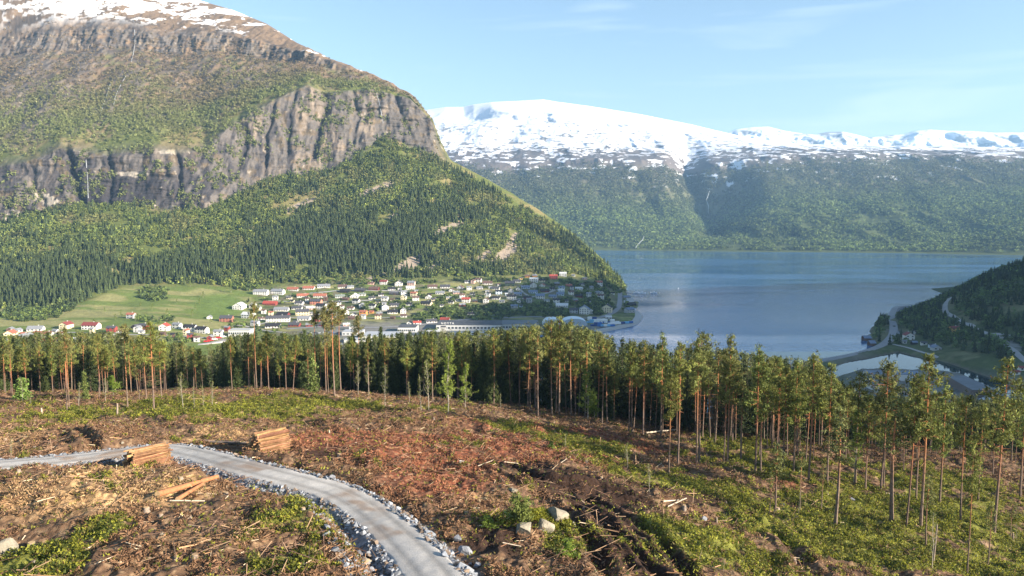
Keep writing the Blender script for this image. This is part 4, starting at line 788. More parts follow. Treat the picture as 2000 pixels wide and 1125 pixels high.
# ---- hand-placed trees read off the photo: kind, u base, v base, v top, label
def place_px(protos, k, ub, vb, vt, label, cat, group=None, rz=None, wide=1.0, lean=0.0, Y=None):
    if Y is None: x, y, z = foot(ub, vb)
    else: x = (ub - 1000) / FPX * Y; y = Y; z = float(zq(x, y)[0])
    h = CAMZ + float(ray(ub, vt)[1]) * y - z; pr = protos[k % len(protos)]
    kk = h / pr.H; sx = kk * wide * .82
    return pr.place(x, y, z - .1, h, rz if rz is not None else (k * 2.17 + ub * .37) % 6.283, label, cat, group, sx, (0, lean)), x, y
USED = []
FRONT = [  # proto list, index, u, v base, v top, width factor, lean, label
 (TALLP,0,25,777,672,1.0,0,'pine with a bare orange trunk nearest the left edge of the photo'),
 (PINES,5,131,803,640,1.0,-.02,'left one of the twin leaning pines whose orange trunks rise together at the far left'),
 (TALLP,1,136,808,652,.9,-.01,'right one of the twin leaning pines whose orange trunks rise together at the far left'),
 (PINES,3,194,783,650,1.0,0,'slim sunlit pine midway between the twin leaning pines and the pine above the fresh stake'),
 (TALLP,0,250,803,634,1.1,0,'tall pine with a long bare orange trunk behind the weathered standing stake'),
 (THINP,0,272,788,712,1.2,0,'short pine between two tall orange pines left of the road bend'),
 (PINES,7,287,786,660,1.0,0,'slender pine directly left of the wide pine with low dead limbs'),
 (PINES,4,301,808,628,1.35,0,'wide tall pine with many low dead limbs, above the smaller end of the road bend'),
 (PINES,4,316,790,665,1.3,0,'bushy pine leaning against the right side of the wide pine with low dead limbs'),
 (PINES,1,454,769,655,1.0,0,'pine with crown against the riverside quay, left of the grey forked tree'),
 (PINES,5,487,771,652,1.1,0,'grey thin-crowned pine just left of the very tall lone orange trunk'),
 (TALLP,2,502,773,590,1.0,0,'very tall lone pine with a long thin orange trunk above the second log pile'),
 (PINES,0,525,766,645,1.0,0,'mid-height pine standing right of the very tall lone pine'),
 (PINES,2,559,766,650,1.1,0,'full-crowned pine above the low moss bank, left of the leaning grey pine'),
 (PINES,4,572,766,655,1.0,.09,'leaning grey pine with brushy dead twigs on its right side'),
 (TALLP,2,619,771,603,.95,0,'tall straight pine with pale orange trunk left of the group of four tall pines'),
 (TALLP,0,637,772,600,.9,0,'leftmost of the group of four tall pines in front of the town centre'),
 (TALLP,1,642,773,640,.8,0,'shorter pine second from left in the group of tall pines before the town centre'),
 (TALLP,1,654,783,590,1.25,0,'tallest pine with the broadest top in the group before the town centre'),
 (TALLP,2,666,774,600,1.1,0,'rightmost of the group of four tall pines in front of the town centre'),
 (TALLP,0,702,767,618,1.0,0,'lone tall pine with crown over the white warehouse roofs'),
 (PINES,2,845,787,645,1.1,0,'pine with a bright red upper trunk left of the big green larch'),
 (PINES,5,1036,807,642,1.0,0,'pine with twisted side limbs, first right of the small green larch'),
 (THINP,1,1051,812,646,.8,0,'nearly dead pine with pale bare limbs beside the twisted pine'),
 (PINES,0,1078,813,624,1.0,.01,'tall pine leaning slightly right before the white storage domes'),
 (PINES,2,1092,814,619,1.2,0,'densest and tallest pine in front of the white storage domes'),
 (PINES,7,1116,818,626,1.1,0,'tall red-trunked pine just left of the bright green birch by the lake edge'),
 (PINES,3,1142,822,640,1.1,0,'thin pine rising out of the bright green birch'),
 (PINES,0,1176,832,662,1.1,0,'dark pine right of the bright green birch'),
 (PINES,5,1186,833,668,1.0,0,'second dark pine right of the bright green birch'),
 (PINES,1,1228,845,672,1.0,0,'paired pine, left of two, whose crowns break into the lake'),
 (PINES,5,1234,846,670,.8,0,'paired pine, right of two, whose crowns break into the lake'),
 (PINES,2,1256,848,665,1.1,0,'full pine with an orange trunk at the corner where the wood turns toward the viewer'),
 (PINES,6,1290,856,655,1.1,0,'pine with two ragged crown lobes against the lake'),
 (PINES,0,1306,937,728,.95,0,'free-standing pine with flat crown in front of the wood, nearest the fallen white log'),
 (PINES,1,1324,908,668,1.0,0,'pine with rounded dark crown just behind the free-standing flat-crowned pine'),
 (PINES,5,1360,910,662,1.0,0,'slender pine left of the pair reaching highest into the lake'),
 (PINES,3,1366,903,648,1.1,0,'tallest pine of those standing against the open lake'),
 (PINES,7,1396,876,682,1.2,0,'pine with a strongly forked orange top left of the second tallest lake pine'),
 (PINES,5,1413,909,700,.9,0,'left pine of a close pair on the bright moss bank'),
 (PINES,2,1421,908,655,1.05,0,'right and taller pine of a close pair on the bright moss bank'),
 (THINP,0,1447,899,745,1.2,0,'leaning pine with pale trunk on the bright moss bank'),
 (PINES,6,1475,925,680,1.1,0,'bushy pine with grey stem below the right part of the lake'),
 (PINES,0,1486,921,705,1.0,0,'pine close behind the bushy grey-stemmed one'),
 (THINP,0,1514,1004,868,1.3,0,'short pine with dark stem beside the brown brush strip'),
 (THINP,1,1503,1006,925,1.0,0,'very small thin pine next to the short dark-stemmed pine'),
 (THINP,1,1563,997,880,1.0,0,'small crooked pine above the bilberry slope'),
 (PINES,0,1579,941,690,1.05,0,'tall pine with pale stem left of the free-standing bilberry-slope pine'),
 (THINP,1,1604,993,905,.9,0,'thin stunted pine just left of the free-standing bilberry-slope pine'),
 (THINP,0,1631,1029,800,1.4,0,'free-standing pine on the bilberry slope with a wide low crown'),
 (PINES,3,1671,946,725,1.0,0,'straight pine left of the pair of reddest trunks at right'),
 (PINES,7,1720,956,705,1.05,0,'left and reddest trunk of two pines before the industrial sheds'),
 (PINES,0,1726,950,712,.9,0,'right trunk of two pines before the industrial sheds'),
 (THINP,0,1741,1032,775,1.5,0,'thin pine with sparse crown left of the big nearest pine'),
 (PINES,5,1769,1041,740,.85,.015,'dark slender pine immediately left of the big nearest pine'),
 (PINES,1,1789,978,730,.9,0,'pine half hidden behind the big nearest pine'),
 (PINES,4,1797,1044,692,1.15,.01,'big nearest pine with heavy orange trunk and spreading limbs in front of the long shed'),
 (THINP,0,1808,1075,930,1.0,0,'short spindly pine right of the foot of the big nearest pine'),
 (PINES,0,1875,1029,772,1.0,0,'pine on the bilberry slope between the big nearest pine and the right-hand group'),
 (PINES,1,1889,1118,862,.75,.02,'leaning pine with its foot lowest in the picture at right'),
 (PINES,2,1941,1047,700,1.15,.02,'large dense pine standing near the right edge'),
 (THINP,1,1929,1112,985,1.0,0,'small thin pine near the bottom right corner'),
 (THINP,0,1974,1052,975,1.0,0,'stubby pine beside the right edge'),
 (PINES,6,1992,975,745,1.2,0,'bushy pine cut by the right edge of the photo'),
 (PINES,2,1690,955,772,1.2,0,'low full-crowned pine between the straight pine and the red pair'),
 (PINES,6,1835,985,757,1.2,0,'bushy bright green pine right of the big nearest pine'),
 (PINES,4,1910,985,788,1.1,0,'pine with twisted branches left of the large dense right-edge pine'),
 (PINES,2,1615,950,710,1.1,0,'full pine on the wood edge below the pond causeway'),
 (PINES,6,1550,925,705,1.1,0,'yellow-green sunlit pine below the mouth of the lake'),
 (PINES,0,1528,918,715,1.0,0,'pine just left of the yellow-green sunlit one'),
]
for pl, k, u_, vb, vt, wd, ln_, lab in FRONT:
    o, x, y = place_px(pl, k, u_, vb, vt, lab, 'pine tree', 'pines along the edge of the clear-cut', wide=wd, lean=ln_); USED.append((x, y))
for k, (u_, vb, vt, wd, lab) in enumerate([(875, 816, 662, 1.0, 'tall bright green larch-like birch standing out from the dark wood'), (909, 801, 708, 1.1, 'smaller bright green tree at the right foot of the tall green one'), (1148, 828, 712, 1.1, 'bright green bushy birch at the dark wood edge before the lake'), (1160, 826, 770, 1.3, 'low light green birch spilling from the foot of the bushy birch'), (222, 782, 735, 1.3, 'light green leafy young tree left of the tall orange pine at left'), (1668, 945, 800, 1.0, 'light green young birch in front of the right-hand wood')]):
    pr = BIR if vb - vt > 60 else BUSHY
    o, x, y = place_px(pr, k, u_, vb, vt, lab, 'birch tree', 'green leafy trees at the wood edge', wide=wd); USED.append((x, y))
for k, (u_, vb, vt, lab) in enumerate([(700, 780, 705, 'leafless sapling under the lone tall pine by the warehouses'), (720, 783, 705, 'leafless sapling right of the lone tall pine'), (752, 798, 712, 'leafless pale sapling alone on the ridge slope between the pine and the larch'), (822, 812, 733, 'crooked leafless sapling left of the trodden path end'), (837, 807, 700, 'tall leafless sapling under the red-topped pine'), (357, 808, 725, 'tall bare sapling right of the wide pine with dead limbs'), (380, 806, 755, 'low bare sapling on the left ridge, first of the thin row'), (398, 807, 752, 'bare forked sapling on the left ridge with a broken pole beside it'), (415, 803, 745, 'bare sapling at the right end of the thin row on the left ridge'), (207, 790, 738, 'grey leaning bare birch stem in front of the dark wood at far left'), (800, 790, 745, 'wispy bare shrub-like sapling at the dark edge centre'), (978, 805, 768, 'small bare sapling between the green trees and the twisted pine'), (1104, 885, 845, 'thin bare sapling on the moss patch by the small spruce'), (1225, 925, 862, 'feathery leafless sapling on the brown slope below the wood corner'), (1268, 975, 905, 'thin leafless stem at the shaded hollow in mid slope'), (45, 792, 735, 'pale bare shrub by the left edge ridge'), (60, 800, 770, 'small pale bare shrub next to the left edge ridge'), (155, 805, 745, 'bare slender sapling right of the twin leaning pines'), (1820, 1118, 1000, 'tall bare broken sapling crossing another stem at bottom right'), (1413, 1125, 1085, 'thin bare stem at the bottom edge right of centre'), (22, 895, 855, 'pale leafless sapling above the road at the left edge'), (640, 1040, 985, 'thin bare shrub on the green mound left of the road'), (1985, 1060, 1020, 'small bare shrub by the right edge'), (1560, 1005, 960, 'thin bare stem beside the crooked small pine')]):
    place_px(BARE, k, u_, vb, vt, lab, 'sapling', 'leafless saplings on the clear-cut')
for k, (u_, vb, vt, wd, lab) in enumerate([(46, 782, 738, 1.3, 'small yellow-green spruce before the dark wood at the left edge'), (167, 786, 725, 1.0, 'narrow yellow-green young spruce between the twin pines and the slim sunlit pine'), (1077, 884, 860, 1.3, 'little bright green spruce on the moss patch in mid slope'), (612, 772, 690, 1.1, 'half-grown green spruce left of the tall straight pine')]):
    place_px(SAPS, k if k < 2 else (0 if k == 2 else 1), u_, vb, vt, lab, 'spruce', 'young spruces', wide=wd)
for k, (u_, vb, vt, lab) in enumerate([(590, 775, 640, 'spruce with sunlit top rising left of the tall straight pine'), (608, 775, 660, 'dark narrow spruce close beside the sunlit-topped spruce'), (686, 776, 648, 'dark pointed spruce against the warehouse roofs, first right of the tall pine group'), (719, 777, 650, 'dark pointed spruce just right of the lone tall pine'), (741, 777, 636, 'tallest pointed spruce before the big grey warehouse'), (752, 779, 662, 'small pointed spruce between the tallest one and the next'), (765, 779, 660, 'pointed spruce in front of the white hall roof'), (794, 782, 650, 'pointed spruce left of the dark chimney building'), (775, 780, 672, 'low pointed spruce between two taller ones before the white hall')]):
    o, x, y = place_px(SPR, k, u_, vb, vt, lab, 'spruce tree', 'spruces among the pines', Y=176 + 4 * (k % 3), wide=1.0); USED.append((x, y))
# ---- the body of the wood
CANOPY = ([-300, 0, 60, 200, 350, 400, 450, 600, 700, 800, 900, 1000, 1100, 1150, 1200, 1300, 1400, 1500, 1600, 1700, 1800, 1900, 2000, 2300], [662, 660, 652, 650, 674, 692, 656, 654, 662, 650, 650, 642, 632, 645, 662, 680, 686, 696, 708, 778, 790, 808, 770, 742])
EDGE_U = [-400, 0, 300, 600, 850, 1000, 1200, 1300, 1450, 1700, 2000, 2400]; EDGE_Y = [158, 158, 162, 172, 165, 161, 151, 146, 132, 136, 138, 138]
r_ = np.random.default_rng(77); cand = []
gs = 3.45
for gy_ in np.arange(118, 262, gs):
    for gx_ in np.arange(-215, 235, gs):
        x = gx_ + r_.normal() * 1.1; y = gy_ + r_.normal() * 1.1; u_ = 1000 + FPX * x / y
        if u_ < -260 or u_ > 2260: continue
        ye = np.interp(u_, EDGE_U, EDGE_Y)
        if y < ye + 2.0: continue
        if (y - ye) > 78: continue
        if r_.random() < .12: continue
        if 395 < u_ < 452 and r_.random() < .5: continue
        if min([abs(x - a) + abs(y - b) for a, b in USED] or [9]) < 1.6: continue
        cand.append((x, y, u_, y - ye))
# scattered outliers in front of the right-hand wood
for k in range(46):
    u_ = 1440 + 620 * r_.random(); y = np.interp(u_, EDGE_U, EDGE_Y) - 1 - 14 * r_.random() ** 1.5; x = (u_ - 1000) / FPX * y; cand.append((x, y, u_, -1)) if not 1845 < u_ < 1960 else None
ca = np.array(cand); cz = zq(ca[:, 0], ca[:, 1]); order = np.argsort(ca[:, 3]); n_ind = 222; STF = []; WOODLAB = []
for q, idx in enumerate(order):
    x, y, u_, dd = ca[idx]; z = cz[idx]; vtop = np.interp(u_, *CANOPY) + (62 if u_ > 1180 else 42) * r_.random() ** 1.7 - 4
    h = CAMZ + float(ray(u_, vtop)[1]) * y - z; h = min(max(h, 9 + 3 * r_.random()), 25); spruce = (r_.random() < (0.30 if 540 < u_ < 820 else 0.10) and u_ < 1500) or (q >= n_ind and r_.random() < .35)
    if q < n_ind:
        pr = SPR[int(r_.integers(3))] if spruce else PINES[int(r_.integers(8))]
        right = u_ > 1450
        lab = ('spruce packed among the pines in the dark wood behind the clear-cut' if spruce else ('pine in the close stand filling the right-hand wood' if right else 'pine in the dark close stand behind the clear-cut ridge'))
        pr.place(x, y, z - .2, h, r_.random() * 6.28, lab, 'spruce tree' if spruce else 'pine tree', 'spruces inside the wood' if spruce else ('pines inside the right-hand wood' if right else 'pines inside the left and central wood'), sx=h / pr.H * (0.62 + .34 * r_.random()), tilt=(r_.normal() * .018, r_.normal() * .022))
    else: STF.append((x, y, z, h, spruce))
# the rest of the wood as one mass: trunks and loose crowns
STF = np.array(STF, float); nS = len(STF); PV = []; PC = []
_lo = [pine_parts(700 + i, 20, .55, 2.4, limbs=20, kt=4, tn=8, stubs=4, trunk_n=4, col=(0.125, 0.14, 0.05)) for i in range(5)] + [spruce_parts(710 + i, 20, 3.0, (0.055, 0.075, 0.03), low=.1, kt=3, dens=.5) for i in range(2)]
TV = []; TF = []; base_n = 0
for k in range(nS):
    x, y, z, h, sp_ = STF[k]; mbp, V, Cc = _lo[5 + k % 2] if sp_ else _lo[k % 5]; a = r_.random() * 6.28; c_, s_ = math.cos(a), math.sin(a); sc = h / 20
    R_m = np.array([[c_, -s_, 0], [s_, c_, 0], [0, 0, 1]]) * sc
    PV.append((V * [1.25, 1.25, 1]) @ R_m.T + [x, y, z]); PC.append(Cc * (0.8 + 0.4 * r_.random()))
    tv = np.array(mbp.v) @ R_m.T + [x, y, z]; tf = np.array([f for f in mbp.f if len(f) == 4][:4 * 10]); TV.append(tv); TF.append(tf + base_n); base_n += len(tv)
nleaf = sum(len(v) for v in PV); V = np.concatenate(PV + TV); F3 = np.arange(nleaf).reshape(-1, 3); tf = np.concatenate(TF) + nleaf
F3 = np.concatenate([F3, tf[:, [0, 1, 2]], tf[:, [0, 2, 3]]])
tc_ = np.ones((len(V) - nleaf, 3)) * np.array([0.12, 0.085, 0.065]); tag(link('deep_wood', np_mesh('deep_wood', V, F3, mat('wood_mass', vcol=True, rough=.8, spec=.15), np.concatenate(PC + [tc_]))), 'dense mass of pines and spruces deep inside the wood', 'wood', kind='stuff')
# ================================================================= TOWN
WALLC = {'white': (0.66, 0.65, 0.62), 'cream': (0.72, 0.62, 0.42), 'yellow': (0.70, 0.48, 0.16), 'red': (0.26, 0.055, 0.045), 'salmon': (0.55, 0.22, 0.15), 'orange': (0.62, 0.27, 0.08), 'grey': (0.42, 0.43, 0.44), 'black': (0.035, 0.032, 0.032), 'brown': (0.12, 0.07, 0.05), 'pale blue': (0.50, 0.60, 0.70), 'dark red': (0.17, 0.035, 0.03), 'dark green': (0.06, 0.09, 0.06), 'pink': (0.60, 0.40, 0.34), 'brick': (0.33, 0.14, 0.10)}
ROOFC = {'orange-red': (0.34, 0.125, 0.08), 'maroon': (0.20, 0.05, 0.045), 'red': (0.36, 0.07, 0.05), 'dark grey': (0.075, 0.075, 0.085), 'black': (0.028, 0.028, 0.032), 'grey': (0.22, 0.23, 0.25), 'brown': (0.13, 0.08, 0.065), 'grey-green': (0.20, 0.23, 0.20), 'pale': (0.55, 0.56, 0.56), 'blue-grey': (0.16, 0.20, 0.28)}
M_glass = mat('window_glass', col=(0.03, 0.04, 0.055), rough=0.12, spec=0.6)
M_found = mat('foundation', col=(0.36, 0.35, 0.33), rough=.95, noise=(1, .15)); M_trim = mat('white_trim', col=(0.75, 0.74, 0.72), rough=.8)
M_conc = mat('concrete', col=(0.40, 0.39, 0.37), rough=.95, noise=(.6, .15)); M_steel = mat('sheet_steel', col=(0.50, 0.53, 0.58), rough=.6, noise=(.15, .1))
wm = lambda c: mat('paint_' + c.replace(' ', '_'), col=WALLC[c], rough=.85, noise=(.7, .08)); rm = lambda c: mat('roof_' + c, col=ROOFC[c], rough=.75, noise=(.8, .18))
HM = {}
def house_meshes(w_, d_, st, gable, wall, roof):
    key = (round(w_ / 2), round(d_ / 2), st, gable, wall, roof)
    if key in HM: return HM[key]
    w_ = max(3.0, round(w_ / 2) * 2); d_ = max(3.5, round(d_ / 2) * 2); h = 2.6 * st; a, b = w_ / 2, d_ / 2; rise = (b if not gable else a) * 0.62; b_ = MB()
    b_.box(-a, a, -b, b, -2.2, h)
    if not gable: b_.add([(-a, -b, h), (-a, b, h), (-a, 0, h + rise), (a, -b, h), (a, b, h), (a, 0, h + rise)], [(0, 1, 2), (3, 5, 4), (0, 2, 5, 3), (1, 4, 5, 2)])
    else: b_.add([(-a, -b, h), (a, -b, h), (0, -b, h + rise), (-a, b, h), (a, b, h), (0, b, h + rise)], [(0, 1, 2), (3, 5, 4), (0, 2, 5, 3), (1, 4, 5, 2)])
    r_b = MB(); o = .5; th = .28
    if not gable:
        for sg in (-1, 1):
            e = sg * (b + o); ze = h - o * rise / b
            r_b.add([(-a - o, e, ze + .03), (a + o, e, ze + .03), (a + o, 0, h + rise + .03), (-a - o, 0, h + rise + .03), (-a - o, e, ze + th), (a + o, e, ze + th), (a + o, 0, h + rise + th), (-a - o, 0, h + rise + th)], [(0, 1, 2, 3), (7, 6, 5, 4), (0, 4, 5, 1), (1, 5, 6, 2), (3, 2, 6, 7), (0, 3, 7, 4)])
    else:
        for sg in (-1, 1):
            e = sg * (a + o); ze = h - o * rise / a
            r_b.add([(e, -b - o, ze + .03), (e, b + o, ze + .03), (0, b + o, h + rise + .03), (0, -b - o, h + rise + .03), (e, -b - o, ze + th), (e, b + o, ze + th), (0, b + o, h + rise + th), (0, -b - o, h + rise + th)], [(0, 1, 2, 3), (7, 6, 5, 4), (0, 4, 5, 1), (1, 5, 6, 2), (3, 2, 6, 7), (0, 3, 7, 4)])
    c_b = MB(); c_b.box(-.45, .45, -.4, .4, -.6, 1.3)
    res = (b_.mesh('house_wall', wm(wall)), r_b.mesh('house_roof', rm(roof)), c_b.mesh('house_chimney', M_conc), w_, d_, h, rise)
    HM[key] = res; return res
wn = MB(); wn.box(-.85, .85, -.06, .06, 0, 1.25); WIN = wn.mesh('house_window', M_glass); wn = MB(); wn.box(-.5, .5, -.06, .06, 0, 2.0); DOOR = wn.mesh('house_door', mat('door_brown', col=(.12, .06, .04)))
HOUSE_SPOTS = []
def house(u, v, wpx, wall, roof, st=1, g=0, label='', rz=None, f=gz_l, dpx=None, name='house', group='houses of the valley town', wide_d=None, y0=450, y1=1700):
    x, y, z = hit_far(u, v, f, y0, y1, 700); W = wpx * y / FPX; Dp = wide_d or min(max(W * .62, 5), 10)
    if g: W, Dp = W, max(W * 1.1, 8)
    wl, rf, ch, W, Dp, h, rise = house_meshes(W, Dp, st, g, wall, roof)
    r_ = bpy.data.objects.new(name, None); COL.objects.link(r_); r_.location = (x, y + Dp * .5, z - .1); r_.rotation_euler = (0, 0, (((u * 7 + v * 3) % 11) - 5) * .05 if rz is None else rz); tag(r_, label, 'house', group)
    link('wall', wl, r_); ro = link('roof', rf, r_)
    if W > 6: c = link('chimney', ch, ro, loc=(W * .18 if not g else 0, 0.0 if not g else Dp * .15, h + rise))
    n = max(1, int((W - 1.5) / 3.0))
    for q in range(n):
        xx = -W / 2 + (q + .5) * W / n
        for s_ in range(st):
            if s_ == 0 and q == n // 2 and W > 6: link('door', DOOR, r_, loc=(xx, -Dp / 2 - .03, .05)); continue
            link('window', WIN, r_, loc=(xx, -Dp / 2 - .03, .95 + 2.6 * s_))
    if W > 5: link('window', WIN, r_, loc=(W / 2 + .03, 0, 1.0), rz=math.pi / 2)
    HOUSE_SPOTS.append((x, y + Dp * .4, W * .55 + 1.5)); return r_
ORD = ['first', 'second', 'third', 'fourth', 'fifth', 'sixth', 'seventh', 'eighth', 'ninth', 'tenth', 'eleventh', 'twelfth', 'thirteenth', 'fourteenth', 'fifteenth', 'sixteenth', 'seventeenth']
def street(place, L_):
    L_ = sorted(L_, key=lambda q: q[0])
    for k, q in enumerate(L_):
        u, v, w_, wa, ro = q[:5]; st = q[5] if len(q) > 5 else 1; g = q[6] if len(q) > 6 else 0
        lab = f"{wa} house with {ro} roof, {ORD[k]} from left {place}" if len(L_) > 1 else f"{wa} house with {ro} roof {place}"
        if len(lab.split()) > 16: lab = lab.replace(' the ', ' ', 1)
        house(u, v, w_, wa, ro, st, g, lab)
street('in the cluster at the far left', [(5, 689, 14, 'white', 'red'), (14, 656, 18, 'cream', 'orange-red', 1, 1), (38, 671, 28, 'yellow', 'grey', 2, 1), (43, 684, 20, 'white', 'orange-red'), (57, 673, 16, 'white', 'dark grey'), (65, 647, 28, 'white', 'grey'), (73, 655, 18, 'white', 'orange-red'), (90, 661, 18, 'white', 'maroon', 2), (89, 672, 30, 'white', 'red')])
street('left of the barn', [(124, 643, 18, 'cream', 'maroon', 2, 1), (148, 671, 36, 'cream', 'pale'), (174, 644, 30, 'white', 'maroon', 2), (216, 649, 16, 'red', 'dark grey', 2), (225, 664, 15, 'white', 'grey', 2, 1), (229, 672, 8, 'brick', 'orange-red')])
street('along the river road below the meadow', [(266, 649, 10, 'white', 'grey', 2, 1), (279, 644, 16, 'red', 'dark grey', 2), (275, 669, 14, 'brown', 'black'), (318, 646, 16, 'white', 'red', 2, 1), (344, 642, 16, 'white', 'grey', 2), (369, 647, 23, 'white', 'black', 2), (392, 651, 23, 'white', 'black', 2), (383, 668, 12, 'grey', 'brown', 2), (425, 656, 18, 'white', 'grey', 2)])
street('on the meadow left of town', [(254, 622, 15, 'grey', 'orange-red', 2), (407, 623, 10, 'white', 'grey', 1, 1), (440, 629, 24, 'brick', 'dark grey', 2)])
street('at the left end of the estate', [(464, 605, 20, 'white', 'pale', 2, 1), (492, 602, 10, 'white', 'pale', 2, 1), (483, 622, 24, 'white', 'pale', 2), (497, 637, 15, 'white', 'grey', 2)])
street('in the topmost terrace row', [(508, 576, 28, 'white', 'grey', 2), (541, 575, 26, 'white', 'grey', 2), (571, 568, 22, 'white', 'orange-red', 1), (602, 566, 23, 'white', 'orange-red', 1), (631, 562, 24, 'white', 'grey', 1), (668, 563, 18, 'white', 'brown'), (684, 563, 11, 'white', 'grey'), (724, 556, 13, 'pink', 'brown'), (749, 556, 15, 'white', 'maroon', 2), (778, 559, 14, 'white', 'dark grey', 2, 1), (803, 558, 15, 'pink', 'grey', 2), (844, 563, 19, 'white', 'brown'), (869, 563, 20, 'white', 'dark grey')])
street('in the second row from the top', [(590, 581, 23, 'white', 'orange-red'), (624, 581, 24, 'white', 'orange-red'), (663, 582, 17, 'white', 'grey-green'), (673, 572, 19, 'black', 'black'), (702, 570, 20, 'black', 'dark grey'), (730, 567, 19, 'dark red', 'brown'), (764, 567, 15, 'grey', 'black'), (769, 576, 18, 'black', 'dark grey'), (801, 565, 17, 'white', 'pale'), (691, 582, 15, 'white', 'pale', 1, 1), (707, 578, 13, 'white', 'grey-green'), (859, 575, 17, 'white', 'grey'), (891, 574, 13, 'pink', 'grey')])
street('in the third row from the top', [(526, 596, 26, 'red', 'red'), (583, 595, 16, 'white', 'dark grey'), (616, 595, 20, 'salmon', 'dark grey', 2), (646, 595, 15, 'white', 'black'), (660, 597, 11, 'white', 'dark grey', 2), (695, 593, 12, 'white', 'black', 2), (751, 588, 13, 'white', 'grey', 2), (808, 579, 12, 'cream', 'orange-red', 2), (836, 584, 11, 'white', 'pale', 1, 1), (894, 589, 10, 'white', 'dark grey')])
street('in the fourth row from the top', [(548, 608, 28, 'white', 'grey'), (579, 605, 18, 'white', 'dark grey'), (606, 605, 16, 'pink', 'pale'), (626, 604, 20, 'white', 'black', 2), (684, 605, 13, 'white', 'brown'), (727, 603, 14, 'white', 'black', 2), (750, 599, 9, 'white', 'grey', 2), (770, 599, 18, 'white', 'dark grey'), (799, 597, 13, 'white', 'black'), (832, 596, 22, 'cream', 'black')])
street('in the fifth row from the top', [(551, 618, 22, 'dark red', 'black'), (589, 616, 25, 'cream', 'dark grey', 2), (609, 615, 10, 'white', 'grey'), (709, 616, 13, 'orange', 'orange-red', 2), (725, 612, 8, 'orange', 'orange-red'), (766, 613, 20, 'white', 'black')])
street('in the lowest row above the warehouses', [(541, 629, 44, 'white', 'dark grey', 2), (592, 626, 24, 'white', 'grey'), (531, 641, 27, 'white', 'black'), (574, 638, 22, 'red', 'dark grey'), (603, 638, 13, 'red', 'grey'), (632, 638, 20, 'red', 'dark grey'), (676, 637, 12, 'pink', 'pale'), (688, 645, 14, 'white', 'grey-green', 2), (799, 634, 9, 'white', 'black', 1, 1), (814, 634, 15, 'white', 'red'), (842, 631, 20, 'white', 'dark grey'), (869, 628, 19, 'white', 'red')])
street('in the upper right part of town', [(913, 553, 12, 'white', 'dark grey'), (924, 554, 8, 'pink', 'brown', 2, 1), (952, 556, 19, 'white', 'brown'), (996, 559, 20, 'dark green', 'dark grey', 2), (1010, 552, 15, 'white', 'dark grey'), (1018, 546, 6, 'yellow', 'dark grey'), (1030, 542, 10, 'orange', 'brown'), (1044, 541, 9, 'orange', 'grey'), (1043, 551, 15, 'white', 'pale', 2), (1081, 545, 15, 'red', 'red', 2), (1100, 540, 14, 'white', 'pale', 2), (1120, 540, 6, 'white', 'grey'), (1142, 546, 8, 'pink', 'grey')])
street('in the middle right part of town', [(937, 565, 13, 'white', 'grey'), (958, 564, 8, 'white', 'grey'), (969, 566, 14, 'white', 'dark grey'), (1026, 564, 17, 'pale blue', 'blue-grey'), (1041, 573, 16, 'pale blue', 'blue-grey'), (1064, 571, 16, 'dark red', 'black'), (1097, 564, 11, 'pale blue', 'blue-grey'), (1096, 570, 12, 'pale blue', 'pale'), (1095, 577, 15, 'pale blue', 'blue-grey'), (1117, 566, 8, 'grey', 'dark grey', 2), (1131, 566, 13, 'white', 'pale'), (1167, 574, 11, 'grey', 'grey')])
street('in the shaded lower right rows', [(910, 591, 16, 'white', 'red', 2), (949, 592, 11, 'white', 'brown', 2, 1), (974, 575, 13, 'pale blue', 'black', 2), (989, 577, 6, 'pale blue', 'pale'), (969, 585, 16, 'white', 'black'), (999, 585, 17, 'white', 'black', 2), (1012, 577, 14, 'grey', 'blue-grey'), (1030, 584, 14, 'dark red', 'black'), (1055, 584, 18, 'white', 'blue-grey', 2), (1080, 582, 15, 'grey', 'blue-grey'), (1131, 581, 14, 'dark red', 'black')])
street('just above the harbour road', [(920, 616, 13, 'white', 'black'), (1004, 601, 13, 'grey', 'blue-grey'), (1018, 600, 9, 'pale blue', 'dark grey'), (1087, 592, 13, 'white', 'black', 2), (1098, 600, 24, 'white', 'pale'), (1121, 612, 16, 'grey', 'dark grey', 2), (1142, 614, 18, 'white', 'blue-grey', 3, 1), (1153, 613, 8, 'white', 'blue-grey', 2, 1), (1187, 611, 18, 'cream', 'black', 3, 1), (1197, 575, 7, 'white', 'black'), (1189, 623, 12, 'grey', 'pale')])
rf = np.random.default_rng(19); taken = []
